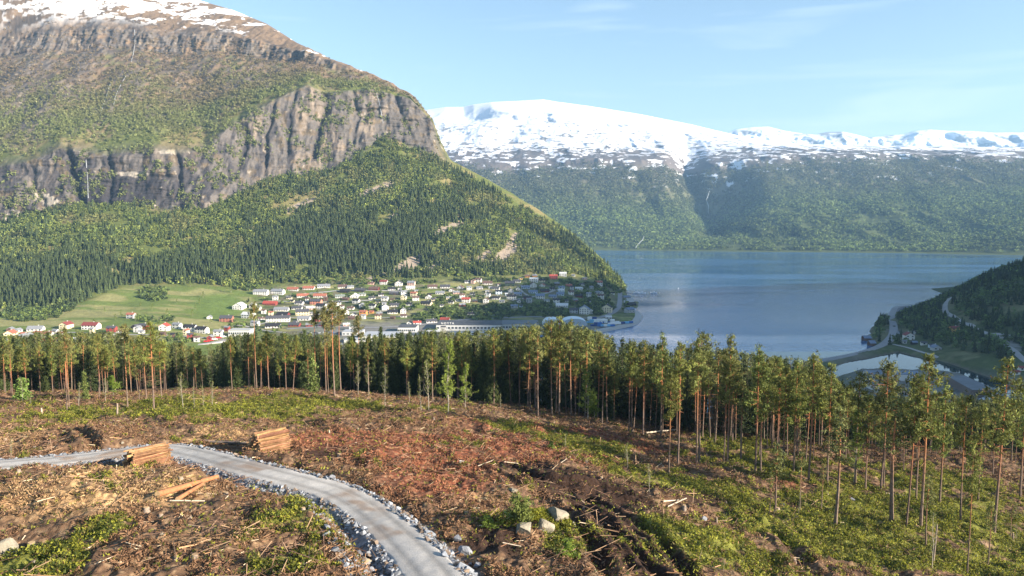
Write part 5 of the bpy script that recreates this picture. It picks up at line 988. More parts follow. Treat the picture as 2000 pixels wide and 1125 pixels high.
for zn, ua, ub, va, vb, cnt in [('between the upper left terraces', 520, 640, 570, 592, 11), ('in the gardens of the middle left rows', 500, 660, 598, 634, 16), ('between the upper central rows', 660, 800, 560, 590, 14), ('in the gardens of the central rows', 665, 800, 592, 624, 15), ('near the wooded gully right of centre', 805, 905, 563, 600, 12), ('scattered on the upper right slope', 905, 1060, 550, 568, 14), ('squeezed into the shaded right rows', 920, 1110, 570, 592, 17), ('below the cape road trees', 1060, 1175, 556, 592, 12), ('spread over the far-left village', 10, 240, 646, 676, 12), ('between the river road houses', 250, 450, 640, 664, 8)]:
    L_ = []
    for _ in range(400):
        if len(L_) >= cnt: break
        u_, v_ = rf.uniform(ua, ub), rf.uniform(va, vb); x, y, z = hit_far(u_, v_, gz_l, 600, 1500, 160)
        if z < 3.5 or any(math.hypot(x - hx, (y + 4 - hy) * .55) < hr + 5 for hx, hy, hr in HOUSE_SPOTS) or any(math.hypot(x - a, (y - b) * .55) < 15 for a, b in taken): continue
        taken.append((x, y)); sh_ = u_ > 930 and v_ > 562  # shaded rows: shade is put into the colour as greyer walls and roofs
        L_.append((u_, v_, rf.uniform(7, 13), ['white', 'white', 'grey' if sh_ else 'cream', 'white', 'red' if rf.random() < .4 else 'brown'][int(rf.integers(5))], ['dark grey', 'black', 'grey', 'brown', 'grey' if sh_ or rf.random() < .5 else 'orange-red'][int(rf.integers(5))], 1 + int(rf.random() < .4), int(rf.random() < .3)))
    street(zn, L_)
for u, v, w_, wa, ro, st, lab in [(1224, 583, 15, 'grey', 'blue-grey', 1, 'uppermost grey boathouse with blue-grey roof on the shore by the marina'), (1234, 597, 16, 'black', 'black', 1, 'dark boathouse on the quay between the two other boathouses'), (1230, 611, 18, 'grey', 'blue-grey', 2, 'lowest and largest grey boathouse on the round quay corner')]:
    house(u, v, w_, wa, ro, st, 0, lab, rz=.5, name='boathouse', group='boathouses along the quay')
for u, v, w_, wa, ro, st, g, lab in [(1779, 664, 17, 'white', 'maroon', 2, 1, 'white house with maroon roof above the pond causeway bend'), (1794, 652, 13, 'grey', 'dark grey', 1, 0, 'small grey house above the white house at the causeway bend'), (1866, 650, 18, 'yellow', 'maroon', 2, 0, 'ochre yellow house with dark red roof on the shaded hill'), (1986, 732, 15, 'white', 'maroon', 1, 0, 'white house with dark red roof at the right edge by the river'), (1997, 724, 8, 'white', 'maroon', 1, 0, 'small white annex behind the right-edge riverside house'), (1832, 684, 15, 'grey', 'blue-grey', 1, 1, 'grey gabled house at the tip of the pond shore'), (1806, 674, 11, 'white', 'dark grey', 1, 0, 'small white shed with dark roof among sheds on the pond shore'), (1787, 673, 10, 'black', 'blue-grey', 1, 0, 'dark shed left of the small white shed on the pond shore'), (1768, 671, 8, 'white', 'grey', 1, 0, 'tiny white shed nearest the causeway on the pond shore'), (1820, 679, 9, 'pale blue', 'dark grey', 1, 0, 'bluish shed left of the grey gabled house at the pond')]:
    house(u, v, w_, wa, ro, st, g, lab, f=gz_r, group='houses on the shaded right-hand shore')
for u, v, w_, lab in [(1692, 664, 13, 'dark boathouse reaching into the fjord left of the causeway bend'), (1702, 674, 9, 'smaller dark boathouse below the first at the causeway bend')]:
    x, y = at_z(u, v, .4); h_ = house_meshes(w_ * y / FPX, 8, 1, 0, 'brown', 'blue-grey'); r_ = bpy.data.objects.new('boathouse', None); COL.objects.link(r_); r_.location = (x, y, .6); tag(r_, lab, 'boathouse', 'boathouses along the quay'); link('wall', h_[0], r_); link('roof', h_[1], r_); link('door', DOOR, r_, loc=(0, -h_[4] / 2 - .03, 0))
# ---- big industrial halls (footprints from their photo corners at floor level)
def hall(name, uL, uR, vb, depth, h, wall_m, roof_m, label, z=4.2, bands=0, doors=0, rz=0.0, name2='hall', f=None, windows=0, parapet=.4, cat='hall'):
    xl, yl = at_z(uL, vb, z); xr, _ = at_z(uR, vb, z); W = xr - xl
    r_ = bpy.data.objects.new(name, None); COL.objects.link(r_); r_.location = ((xl + xr) / 2, yl, z); r_.rotation_euler = (0, 0, rz); tag(r_, label, cat, None)
    b_ = MB(); b_.box(-W / 2, W / 2, 0, depth, -2.5, h); b_.build('wall', wall_m, r_)
    b_ = MB(); b_.box(-W / 2 - .3, W / 2 + .3, -.3, depth + .3, h + .003, h + parapet); ro = b_.build('roof', roof_m, r_)
    for k in range(bands):
        b_ = MB(); b_.box(-W / 2 * .0 - 2, 2, depth * .3, depth * .3 + 3, h + parapet + .003, h + parapet + 1); b_.build('roof_vent', M_steel, ro, loc=((k + .5) / bands * W - W / 2, 0, 0))
    for k in range(windows):
        b_ = MB(); wq = W / windows * .32; b_.box(-wq, wq, -.08, .02, h * .36, h * .66); b_.build('window', M_glass, r_, loc=((k + .5) / windows * W - W / 2, 0, 0))
    for k in range(doors):
        b_ = MB(); wq = W / doors * .3; b_.box(-wq, wq, -.1, .03, 0, h * .55); b_.build('gate', mat('roller_gate', col=(.30, .33, .38), rough=.6), r_, loc=((k + .5) / doors * W - W / 2, 0, 0))
    HOUSE_SPOTS.extend([(r_.location.x + (q - 1.5) * W / 4, yl + depth * .5, W / 6 + depth * .4) for q in range(4)]); return r_, W
Mw = mat('hall_white', col=(.58, .58, .57), rough=.7, noise=(.3, .06)); Mg = mat('hall_grey', col=(.42, .43, .42), rough=.8, noise=(.2, .08)); Md = mat('hall_roof_dark', col=(.085, .09, .10), rough=.85, noise=(.1, .25)); Mr = mat('hall_roof_grey', col=(.13, .145, .165), rough=.7, noise=(.1, .2)); Mb = mat('hall_roof_blue', col=(.12, .16, .23), rough=.6, noise=(.1, .15)); Mdk = mat('hall_wall_dark', col=(.07, .07, .08), rough=.8); Mrw = mat('hall_roof_white', col=(.42, .44, .47), rough=.6, noise=(.08, .12))
h1_, W1 = hall('factory_hall', 852, 980, 646, 42, 7, Mw, Md, 'long white factory hall with dark roof and white letters', windows=18)
# white roof lettering
fc_ = bpy.data.curves.new('letters', 'FONT'); fc_.body = 'NOYTA'; fc_.size = 3.6; fc_.extrude = .3; fc_.align_x = 'CENTER'; fc_.space_character = 1.5
_t = bpy.data.objects.new('t', fc_); COL.objects.link(_t); bpy.context.view_layer.update(); _m = bpy.data.meshes.new_from_object(_t); COL.objects.unlink(_t); bpy.data.objects.remove(_t); fo = bpy.data.objects.new('roof_letters', _m); COL.objects.link(fo); _m.materials.clear(); _m.materials.append(M_trim); fo.parent = h1_; fo.location = (-W1 * .33, 3, 7.6); fo.rotation_euler = (math.radians(90), 0, 0)
hall('factory_hall', 981, 1052, 645, 36, 7.5, Mg, Mr, 'grey factory hall with rows of windows right of the white one', windows=12)
hall('factory_hall', 876, 962, 664, 30, 5, Mdk, Mb, 'low wide hall with blue-grey flat roof in front of the white hall')
hall('warehouse', 706, 776, 668, 34, 6.5, Mw, Mrw, 'big white warehouse with pale roof behind the pointed spruces', windows=8)
hall('warehouse', 777, 812, 651, 26, 7, Mw, Md, 'white two-storey warehouse with dark roof right of the big white one', windows=9)
hall('warehouse', 795, 833, 663, 22, 4.5, Mw, Mr, 'low white warehouse with grey roof in front of the two-storey one', doors=3)
hall('warehouse', 668, 706, 656, 20, 4.5, Mw, Mrw, 'small white warehouse left of the big one, behind the lone tall pine', windows=5)
hall('warehouse', 672, 700, 671, 16, 4, Mw, Mrw, 'lowest small white warehouse just above the spruce tops')
hall('warehouse', 735, 772, 680, 18, 6, Mg, Mrw, 'pale low warehouse nearest the spruces in front of the big white one')
hall('school_block', 446, 488, 657, 16, 7, Mw, Mg, 'long white block with two window bands at the river bridge', z=6, windows=10, cat='building')
hall('warehouse', 833, 862, 655, 14, 4, Mdk, Mw, 'small dark shed with bright roof left of the chimney tower')
hall('quay_shed', 1100, 1130, 653, 20, 5, Mg, Mb, 'grey quay shed between the two storage domes')
r_ = bpy.data.objects.new('chimney_tower', None); COL.objects.link(r_); x, y = at_z(866, 664, 4.2); r_.location = (x, y, 4.2); tag(r_, 'square grey concrete chimney tower at the left end of the factory', 'tower'); b_ = MB(); b_.box(-2.8, 2.8, -2.5, 2.5, -2, 15); b_.build('shaft', M_conc, r_); b_ = MB(); b_.box(-3, 3, -2.7, 2.7, 15.003, 15.8); b_.build('cap', Mdk, r_)
# right-hand sheds by the pond
Mpanel = mat('shed_brown', col=(.16, .13, .12), rough=.85, noise=(.4, .1))
def low_shed(name, quad, h, z, wm_, rm_, label, cat='shed'):
    P = [at_z(u, v, z + h) for u, v in quad]; r_ = bpy.data.objects.new(name, None); COL.objects.link(r_); cx = sum(p[0] for p in P) / 4; cy = sum(p[1] for p in P) / 4; r_.location = (cx, cy, z); tag(r_, label, cat)
    Q = [(p[0] - cx, p[1] - cy) for p in P]; b_ = MB(); b_.add([(x, y, -3) for x, y in Q] + [(x, y, h) for x, y in Q], [(0, 1, 5, 4), (1, 2, 6, 5), (2, 3, 7, 6), (3, 0, 4, 7), (4, 5, 6, 7), (3, 2, 1, 0)]); b_.build('wall', wm_, r_)
    Q2 = [(x * 1.02, y * 1.02) for x, y in Q]; b_ = MB(); b_.add([(x, y, h + .003) for x, y in Q2] + [(x, y, h + .35) for x, y in Q2], [(0, 1, 5, 4), (1, 2, 6, 5), (2, 3, 7, 6), (3, 0, 4, 7), (4, 5, 6, 7), (3, 2, 1, 0)]); ro = b_.build('roof', rm_, r_); return r_, Q
sh1, Qs = low_shed('industrial_shed', [(1899, 762), (1946, 762), (1885, 735), (1846, 733)], 6, 3, Mpanel, Mr, 'long grey-roofed industrial shed with brown walls beside the dark river')
for q in range(3):
    b_ = MB(); b_.box(-1.8, 1.8, -.15, .02, 2.8, 4.4); b_.build('window', M_glass, sh1, loc=(Qs[0][0] + (Qs[1][0] - Qs[0][0]) * (q + .6) / 3.2, Qs[0][1] - .05, 0))
low_shed('industrial_shed', [(1702, 732), (1792, 732), (1793, 725), (1686, 724)], 5, 3, Mw, Mb, 'wide flat industrial shed with blue-grey roof on the pond bank')
low_shed('industrial_shed', [(1698, 744), (1716, 741), (1690, 730), (1675, 733)], 5, 3, Mw, Mb, 'left small industrial shed with white gable behind the pine crowns')
low_shed('industrial_shed', [(1712, 756), (1738, 750), (1712, 742), (1692, 746)], 4, 3, Mw, Mb, 'lower small shed with blue roof in front of the pond sheds')
low_shed('industrial_shed', [(1722, 746), (1742, 742), (1728, 733), (1706, 735)], 5, 3, Mdk, Mr, 'dark-walled small shed between the wide flat shed and the lower one')
low_shed('loading_canopy', [(1930, 783), (1956, 770), (1946, 767), (1912, 780)], 4, 3, Mdk, Mrw, 'low loading canopy with white roof edge before the long shed', 'canopy')
# storage domes
for u, v, wpx, lab in [(1079, 637, 38, 'left white arched storage tent by the factory'), (1122, 636, 52, 'right and wider pale arched storage tent by the quay')]:
    x, y = at_z(u, v, 4); W = wpx * y / FPX; r_ = bpy.data.objects.new('storage_tent', None); COL.objects.link(r_); r_.location = (x, y, 3.6); tag(r_, lab, 'tent', 'storage tents on the quay'); n = 14; D_ = 26; vs = []; fs = []
    for yy in (0, D_):
        for k in range(n + 1):
            a = math.pi * k / n; vs.append((-math.cos(a) * W / 2, yy, math.sin(a) ** .8 * 9.5))
    fs = [(k, k + 1, n + 2 + k, n + 1 + k) for k in range(n)]; b_ = MB(); b_.add(vs, fs); b_.build('canvas', mat('tent_canvas', col=(.66, .74, .80), rough=.5), r_, smooth=True)
    b_ = MB(); b_.add(vs[:n + 1], [tuple(range(n + 1))]); b_.build('end_wall', mat('tent_end', col=(.35, .42, .5), rough=.6), r_); b_ = MB(); b_.add(vs[n + 1:], [tuple(range(n + 1))[::-1]]); b_.build('end_wall', MATS['tent_end'], r_); HOUSE_SPOTS.append((x, y + 12, W / 2 + 3))
# shipping containers
cb = MB(); cb.box(-3, 3, -1.22, 1.22, 0, 2.6)
for k in range(12): cb.box(-2.85 + k * .5, -2.6 + k * .5, -1.27, -1.222, .15, 2.45)
dm = MB(); dm.box(3.003, 3.06, -1.15, 1.15, .1, 2.5)
CCOL = {'blue': (.03, .14, .42), 'white': (.75, .76, .76), 'light blue': (.16, .42, .66), 'dark blue': (.02, .06, .22)}
CM = {c: (cb.mesh('container_body', mat('container_' + c, col=v_, rough=.5)), dm.mesh('container_door', mat('container_' + c, col=v_, rough=.5))) for c, v_ in CCOL.items()}
rc_ = np.random.default_rng(5); rowsC = [(1158, 1196, 637, 7, 'nearest row'), (1150, 1182, 631, 6, 'middle row'), (1168, 1205, 631, 5, 'right-hand row'), (1192, 1232, 634, 6, 'quay-edge row'), (1152, 1178, 626, 4, 'rear row'), (1020, 1075, 651, 6, 'factory-yard row'), (1000, 1060, 660, 6, 'yard row before the trees')]
for ua, ub, vv, n, rn in rowsC:
    for k in range(n):
        u = ua + (ub - ua) * k / (n - 1); x, y = at_z(u, vv - (4 if rn == 'quay-edge row' else 0) * k / n, 3.4); c = ['blue', 'white', 'light blue', 'blue', 'dark blue', 'white'][int(rc_.integers(6))]
        st = 2 if rc_.random() < .4 and rn != 'quay-edge row' else 1
        for q in range(st):
            r_ = bpy.data.objects.new('shipping_container', None); COL.objects.link(r_); r_.location = (x, y, 3.3 + 2.61 * q); r_.rotation_euler = (0, 0, rc_.normal() * .12 + (.4 if k % 3 == 0 else 0)); r_.scale = (1.0, 1.2, 1)
            tag(r_, f"{c} shipping container, {ORD[k]} from left in the {rn}" + (', top' if q else (', bottom' if st == 2 else '')), 'container', 'shipping containers on the harbour quay'); link('body', CM[c][0], r_); link('door', CM[c][1], r_)
# ---- quay edge, marina, boats
def strip(name, pts, width, m, zoff, f=None, label=None, cat=None, kind='structure', skirt=0):
    P = catmull(np.array([p[:2] for p in pts]), 8); zi = catmull(np.array([[i, p[2]] for i, p in enumerate(pts)]), 8)[:, 1]
    t = np.gradient(P, axis=0); t /= np.linalg.norm(t, axis=1)[:, None]; n_ = np.stack([-t[:, 1], t[:, 0]], 1); wd = np.full(len(P), width / 2) if np.isscalar(width) else np.interp(np.linspace(0, 1, len(P)), np.linspace(0, 1, len(width)), width) / 2
    V = []; offs_ = [-1, 0, 1]
    if skirt: offs_ = [-1.6, -1.001, -1, 0, 1, 1.001, 1.6]
    for o in offs_:
        q = P + n_ * (o * wd)[:, None]
        z = (np.array([f(a, b) for a, b in q]) if f else zi) + zoff
        if f is None: z = zi + zoff
        if skirt and abs(o) > 1.5: z = z - skirt
        V.append(np.c_[q, z])
    V = np.array(V).transpose(1, 0, 2); me = np_mesh(name, V.reshape(-1, 3), grid_faces(len(P), len(offs_)), m); o = link(name, me); tag(o, label, cat, kind=kind); return o
M_asph = mat('asphalt', col=(.24, .24, .245), rough=.9, noise=(.15, .12)); M_tar = mat('pale_road', col=(.33, .32, .31), rough=.9, noise=(.15, .12))
mL = lambda L_: [hit_far(u, v, gz_l, 600, 1700, 500) for u, v in L_]
Z4 = lambda L_, z: [(*at_z(u, v, z), z) for u, v in L_]
strip('road', mL([(560, 643), (640, 638), (720, 640), (800, 637), (850, 631), (900, 625), (960, 622), (1040, 619), (1100, 622), (1160, 621), (1180, 618), (1200, 609), (1209, 598), (1211, 580), (1211, 566), (1209, 556), (1214, 549)]), 8, M_asph, .35, gz_l)
for L_ in [[(960, 621), (965, 616), (985, 613)], [(1037, 609), (1065, 602), (1085, 599), (1110, 601)], [(1148, 593), (1146, 582), (1150, 566), (1130, 563)], [(1000, 587), (1040, 580), (1070, 572), (1088, 565)], [(1012, 560), (1020, 570), (1030, 577)], [(1170, 559), (1177, 549), (1177, 538)], [(590, 574), (640, 570), (680, 568), (740, 568), (800, 569)], [(520, 588), (600, 590), (700, 588), (760, 583)], [(560, 578), (575, 590), (600, 600)], [(505, 634), (560, 622), (650, 612), (740, 608), (800, 603)], [(440, 640), (470, 636), (520, 646), (560, 650)], [(0, 660), (60, 662), (120, 650), (200, 652), (260, 654), (330, 655), (400, 660), (450, 664)], [(180, 650), (200, 655), (190, 668), (150, 676)], [(700, 621), (760, 620), (790, 616)]]:
    strip('lane', mL(L_), 4.5, M_tar, .3, gz_l)
strip('causeway', RWORLD[0], 8.5, M_asph, 0.1, None, skirt=6)
strip('road', RWORLD[1], 6, M_tar, .45, gz_r); strip('lane', RWORLD[2], 4.5, M_tar, .35, gz_r); strip('lane', RWORLD[3], 6, M_tar, .4, gz_r)
strip('quay', Z4([(1120, 655), (1165, 645), (1200, 638), (1234, 630), (1245, 620), (1246, 613), (1236, 606)], 2.6), 9, M_conc, 0, None, skirt=4)
strip('quay', Z4([(1212, 614), (1222, 604), (1228, 592), (1226, 580)], 1.9), 16, M_conc, 0, None, skirt=3.5)
strip('bridge_quay', Z4([(342, 682), (362, 678), (385, 673), (412, 669), (440, 664)], 7.5), 7, M_tar, 0, None, 'pale concrete quay road along the river by the fire station', 'quay', None, skirt=3)
x_, y_ = at_z(375, 690, 5.0); b_ = MB(); b_.box(x_ - 26, x_ + 34, y_ - 30, y_ + 8, 4.6, 8.9 - 2.9); tag(b_.build('river', water_mat('river_water', (0.02, 0.05, 0.035), .4, .1, .05, calm=True)), kind='structure')
strip('jetty', Z4([(1224, 571), (1242, 574), (1262, 575), (1284, 574)], .7), 2.2, M_conc, 0, None, 'thin floating jetty stretching from the cape into the fjord', 'jetty', None, skirt=.8)
def boat(u, v, L_, lab, rz):
    x, y = at_z(u, v, 0); r_ = bpy.data.objects.new('motor_boat', None); COL.objects.link(r_); r_.location = (x, y, 0); r_.rotation_euler = (0, 0, rz); r_.scale = (L_ / 8,) * 3; tag(r_, lab, 'boat', 'boats moored at the jetty'); b_ = MB(); n = 7; vs = []
    for k in range(n):
        f = k / (n - 1); hw = 1.35 * (1 - max(0, (f - .45) / .55) ** 2); xx = -4 + 8 * f; vs += [(xx, -hw, 1.0 + .4 * f), (xx, -hw * .6, -.3), (xx, hw * .6, -.3), (xx, hw, 1.0 + .4 * f)]
    fs = [(4 * k + j, 4 * k + 4 + j, 4 * k + 5 + j, 4 * k + 1 + j) for k in range(n - 1) for j in range(3)] + [(4 * k, 4 * k + 3, 4 * k + 7, 4 * k + 4) for k in range(n - 1)] + [(0, 1, 2, 3)]; b_.add(vs, fs); b_.build('hull', mat('boat_white', col=(.8, .8, .8), rough=.3), r_)
    b_ = MB(); b_.box(-1.6, 1.2, -.85, .85, 1.15, 2.5); c_ = b_.build('cabin', mat('boat_white', col=(.8, .8, .8), rough=.3), r_); b_ = MB(); b_.box(1.203, 1.25, -.7, .7, 1.6, 2.3); b_.build('windscreen', M_glass, c_)
boat(1243, 573, 13, 'white motor boat at the inner end of the thin jetty', .2); boat(1254, 574, 16, 'larger white motor boat second along the thin jetty', -.1); boat(1277, 573, 13, 'white motor boat at the outer end of the thin jetty', .15); boat(1240, 606, 9, 'small boat tied up at the boathouse quay', 1.2)
x, y = at_z(1325, 564, 0); r_ = bpy.data.objects.new('buoy', None); COL.objects.link(r_); r_.location = (x, y, 0); tag(r_, 'small white buoy alone on the open fjord', 'buoy'); b_ = MB(); b_.tube([(0, 0, -.5), (0, 0, .6), (0, 0, 1.6), (0, 0, 2.6)], [.9, 1.1, .8, .15], 8); b_.build('float', M_trim, r_); b_ = MB(); b_.tube([(0, 0, 2.6), (0, 0, 3.8)], [.12, .1], 5); b_.build('topmark', M_conc, r_)
# ---- vehicles
def car_meshes(c):
    b_ = MB(); b_.add([(x, y, z) for y in (-.9, .9) for x, z in ((-2.2, .35), (2.2, .35), (2.2, .85), (1.2, .98), (.6, 1.45), (-1.3, 1.45), (-2.1, .95))], [(0, 1, 2, 3, 4, 5, 6)[::1], (13, 12, 11, 10, 9, 8, 7)] + [(i, i + 7, (i + 1) % 7 + 7, (i + 1) % 7) for i in range(7)]); body = b_.mesh('car_body', mat('car_' + c, col={'white': (.75, .75, .75), 'red': (.45, .03, .03), 'dark': (.04, .045, .06), 'silver': (.4, .42, .45), 'blue': (.04, .1, .3)}[c], rough=.3, spec=.5))
    return body
wb_ = MB(); wb_.tube([(0, -.12, 0), (0, .12, 0)], [.33, .33], 10); WHEEL = wb_.mesh('wheel', mat('tyre', col=(.02, .02, .02))); gb_ = MB(); gb_.box(-1.05, .5, -.905, .905, 1.0, 1.36); CGL = gb_.mesh('side_window', M_glass); CARM = {}
def car(x, y, z, rz, c, lab, sc=1.0, grp='cars parked in the valley'):
    if c not in CARM: CARM[c] = car_meshes(c)
    r_ = bpy.data.objects.new('parked_car', None); COL.objects.link(r_); r_.location = (x, y, z); r_.rotation_euler = (0, 0, rz); r_.scale = (sc,) * 3; tag(r_, lab, 'car', grp); link('body', CARM[c], r_); link('window', CGL, r_)
    for wx in (-1.4, 1.4):
        for wy in (-.85, .85): link('wheel', WHEEL, r_, loc=(wx, wy, .33))
for k, (u, v, c, lab) in enumerate([(404, 668, 'red', 'red vehicle leftmost on the pale quay road by the river'), (411, 666, 'red', 'red vehicle second on the pale quay road by the river'), (419, 664, 'white', 'white vehicle between the red ones on the pale quay road'), (427, 661, 'red', 'red vehicle rightmost on the pale quay road'), (436, 659, 'white', 'white vehicle at the end of the pale quay road')]):
    x, y = at_z(u, v, 7.6); car(x, y, 7.55, .3, c, lab, 1.5)
for u, v, z, rz, c, lab in [(1746, 641, None, 1.3, 'dark', 'dark car driving on the upper curve of the causeway road'), (1746, 661, None, 1.0, 'dark', 'dark car driving on the lower curve of the causeway road')]:
    x, y, zz = hit_far(u, v, gz_r); car(x, y, max(zz, 2.8) + .2, rz, c, lab, 1.2, 'cars on the causeway road')
rc2 = np.random.default_rng(9)
for rn, ua, ub, vv, n in [('yard between the white warehouses', 782, 800, 672, 6), ('yard in front of the blue-grey hall', 880, 950, 670, 9), ('yard before the grey factory hall', 985, 1050, 649, 9), ('gravel lot left of the warehouses', 590, 660, 651, 9)]:
    for k in range(n):
        x, y = at_z(ua + (ub - ua) * k / (n - 1) + rc2.normal(), vv + rc2.normal() * .6, 4.6); c = ['white', 'dark', 'silver', 'blue', 'red'][int(rc2.integers(5))]
        if c == 'red' and rc2.random() < .6: c = 'silver'
        car(x, y, max(gz_l(x, y), 3.4) + .15, rc2.random() * 3, c, f'{c} car, {ORD[k]} from left parked in the {rn}')
# ---- single trees on the meadows
for k, (u, v, h, lab) in enumerate([(205, 612, 8, 'round pale green tree alone on the meadow above the barn'), (397, 582, 9, 'topmost of the four round trees in line on the bright meadow'), (390, 594, 8, 'second of the four round trees in line on the bright meadow'), (382, 605, 8, 'third of the four round trees in line on the bright meadow'), (376, 618, 9, 'lowest of the four round trees in line on the bright meadow'), (297, 607, 9, 'dark bushy tree on the middle meadow right of the lone round tree'), (345, 592, 6, 'low bush on the upper meadow'), (451, 572, 14, 'tall fan-shaped tree at the right end of the upper meadow'), (372, 560, 10, 'pale willow at the upper edge of the meadow'), (327, 614, 7, 'small tree on the lower meadow'), (225, 625, 7, 'light green tree left of the barn'), (275, 600, 7, 'thin tree between the two middle meadow trees'), (505, 608, 10, 'spreading tree among the houses at the left end of the estate'), (412, 632, 7, 'dark tree beside the little white house on the meadow'), (330, 668, 9, 'large round green tree on the river bank'), (349, 667, 9, 'large brownish bare-looking tree on the river bank'), (185, 633, 5, 'small bush above the white house with maroon roof'), (265, 628, 8, 'tree right of the barn'), (237, 620, 9, 'tree left of the barn by the path')]):
    x, y, z = hit_far(u, v, gz_l, 600, 1500, 500); p_ = BIR[k % 3] if h > 5 else BUSHY[0]; p_.place(x, y, z - .2, h * 1.15, k * 1.3, lab, 'tree', 'single trees on the meadows', sx=h * 1.15 / p_.H * 1.25)
place_groves(HOUSE_SPOTS)
# waterfalls
M_fall = mat('falling_water', col=(.5, .54, .58), rough=.5)
def fall(pts, w_, lab, Ypad=3):
    P = []
    for u, v in pts:
        d2 = (U2 - u) ** 2 + (V2 - v) ** 2; d2 = np.where((Tg > 5) & (Tg < 11), d2, 1e9); k = np.unravel_index(np.argmin(d2), d2.shape); P.append((VX[k] * (1 - Ypad / VY[k]), VY[k] - Ypad, VZ[k] + .5))
    b_ = MB(); b_.tube(P, [w_ * (.6 + .5 * (i % 2)) for i in range(len(P))], 4); tag(b_.build('waterfall', M_fall), lab, 'waterfall', 'waterfalls on the cliffs')
fall([(734, 180), (738, 193), (742, 205), (745, 222), (749, 242)], .5, 'thin white waterfall down the right-hand cliff'); fall([(166, 290), (168, 320), (171, 350), (172, 388)], .45, 'faint waterfall over the black overhanging cliff'); fall([(262, 40), (263, 60), (263, 85), (260, 105), (256, 122)], .45, 'narrow cascade high below the snow'); fall([(222, 150), (214, 170), (206, 195), (197, 222)], .5, 'thin slanting stream on the brown slope, left of the pair'); fall([(246, 148), (236, 165), (226, 185), (222, 205)], .4, 'thin slanting stream on the brown slope, right of the pair')
def fall2(pts, w_, lab):
    P = []
    for u, v in pts:
        d2 = (Uq - u) ** 2 + (Vq - v) ** 2; d2 = np.where((Tf > 1) & (Tf < 4), d2, 1e9); k = np.unravel_index(np.argmin(d2), d2.shape); f_ = 1 - 45 / Yf2[k]; P.append((Xf2[k] * f_, Yf2[k] * f_, CAMZ + (Zf[k] - CAMZ) * f_ + 3))
    b_ = MB(); b_.tube(P, [w_ * (.6 + .5 * (i % 2)) for i in range(len(P))], 4); tag(b_.build('waterfall', M_fall), lab, 'waterfall', 'waterfalls across the fjord')
fall2([(1386, 374), (1383, 384), (1380, 392), (1383, 402), (1384, 418)], 1.5, 'white waterfall in the ravine across the fjord'); fall2([(1258, 462), (1255, 470), (1245, 480), (1242, 486)], 1.0, 'small white stream near the far shore')
# power pylon poles along the strip on the mountain
# ================================================================= CLEAR-CUT DETAIL
M_log = mat('log_bark', col=(0.235, 0.13, 0.07), rough=.9, noise=(1.3, .5), spec=.1, objrand=.38); M_logend = mat('log_end', col=(0.42, 0.28, 0.15), rough=.9, noise=(6, .3), objrand=.15)
M_logd = mat('log_grey', col=(0.13, 0.105, 0.09), rough=.95, noise=(3, .4), objrand=.2)
def log_mesh(L_, r, m, seed):
    rr = np.random.default_rng(seed); b_ = MB(); n = 5; b_.tube([(L_ * (k / (n - 1) - .5), rr.normal() * .02, rr.normal() * .02) for k in range(n)], [r * (1.08 - .16 * k / (n - 1)) for k in range(n)], 9, cap=False); bk = b_.mesh('log_stem', m, smooth=True)
    e = MB(); base = []
    for sx, rad in ((-L_ / 2 - .004, r * 1.07), (L_ / 2 + .004, r * .91)): e.tube([(sx - .008, 0, 0), (sx + .008, 0, 0)], [rad, rad], 9)
    return bk, e.mesh('log_ends', M_logend)
LOGM = [log_mesh(3.5 + .22 * (k % 5), .075 + .02 * (k % 4), M_log, k) for k in range(8)]; LOGD = [log_mesh(4.6 + .5 * k, .11 + .02 * k, M_logd, 20 + k) for k in range(4)]
def put_log(P, rz, pitch, k, lab, grp, lst=LOGM, sc=(1, 1, 1), roll=0):
    r_ = bpy.data.objects.new('log', None); COL.objects.link(r_); r_.location = P; r_.rotation_euler = (roll, pitch, rz); r_.scale = sc; tag(r_, lab, 'log', grp); a, b = lst[k % len(lst)]; link('stem', a, r_); link('sawn_end', b, r_); return r_
lr = np.random.default_rng(3)
def pile(uc, vc, half, rowsn, rz, lab, grp, n_max):
    x0, y0, z0 = foot(uc, vc); d = .215; c_, s_ = math.cos(rz), math.sin(rz); cnt = 0
    zb = min(float(zq(x0 + a * -s_ , y0 + a * c_)[0]) for a in (-half * .6, 0, half * .6))
    for row in range(rowsn):
        f = row / (rowsn - 1); hw = half * (1 - f * .80); n = int(2 * hw / d)
        for k in range(n):
            t = -hw + (k + .5 * (row % 2)) * d
            if cnt >= n_max: return
            if t < -hw * .5 and row < rowsn - 3: continue
            # keep only logs whose side or end can be seen (inner ones are out of sight except at the ends)
            q = t; gx_, gy_ = x0 - s_ * q, y0 + c_ * q; gz_ = zb + .12 + row * d * .98
            put_log((gx_ + lr.normal() * .30 * c_, gy_ + lr.normal() * .30 * s_, gz_), rz + lr.normal() * .045, lr.normal() * .025, int(lr.integers(8)), lab, grp, sc=(1, 1.08, 1.08), roll=lr.random() * 6); cnt += 1
pile(293, 916, 2.5, 12, math.radians(48), 'pine log in the stack beside the road bend', 'logs stacked beside the road bend', 145)
pile(528, 886, 2.7, 12, math.radians(44), 'pine log in the farther stack up the slope', 'logs stacked up the slope', 145)
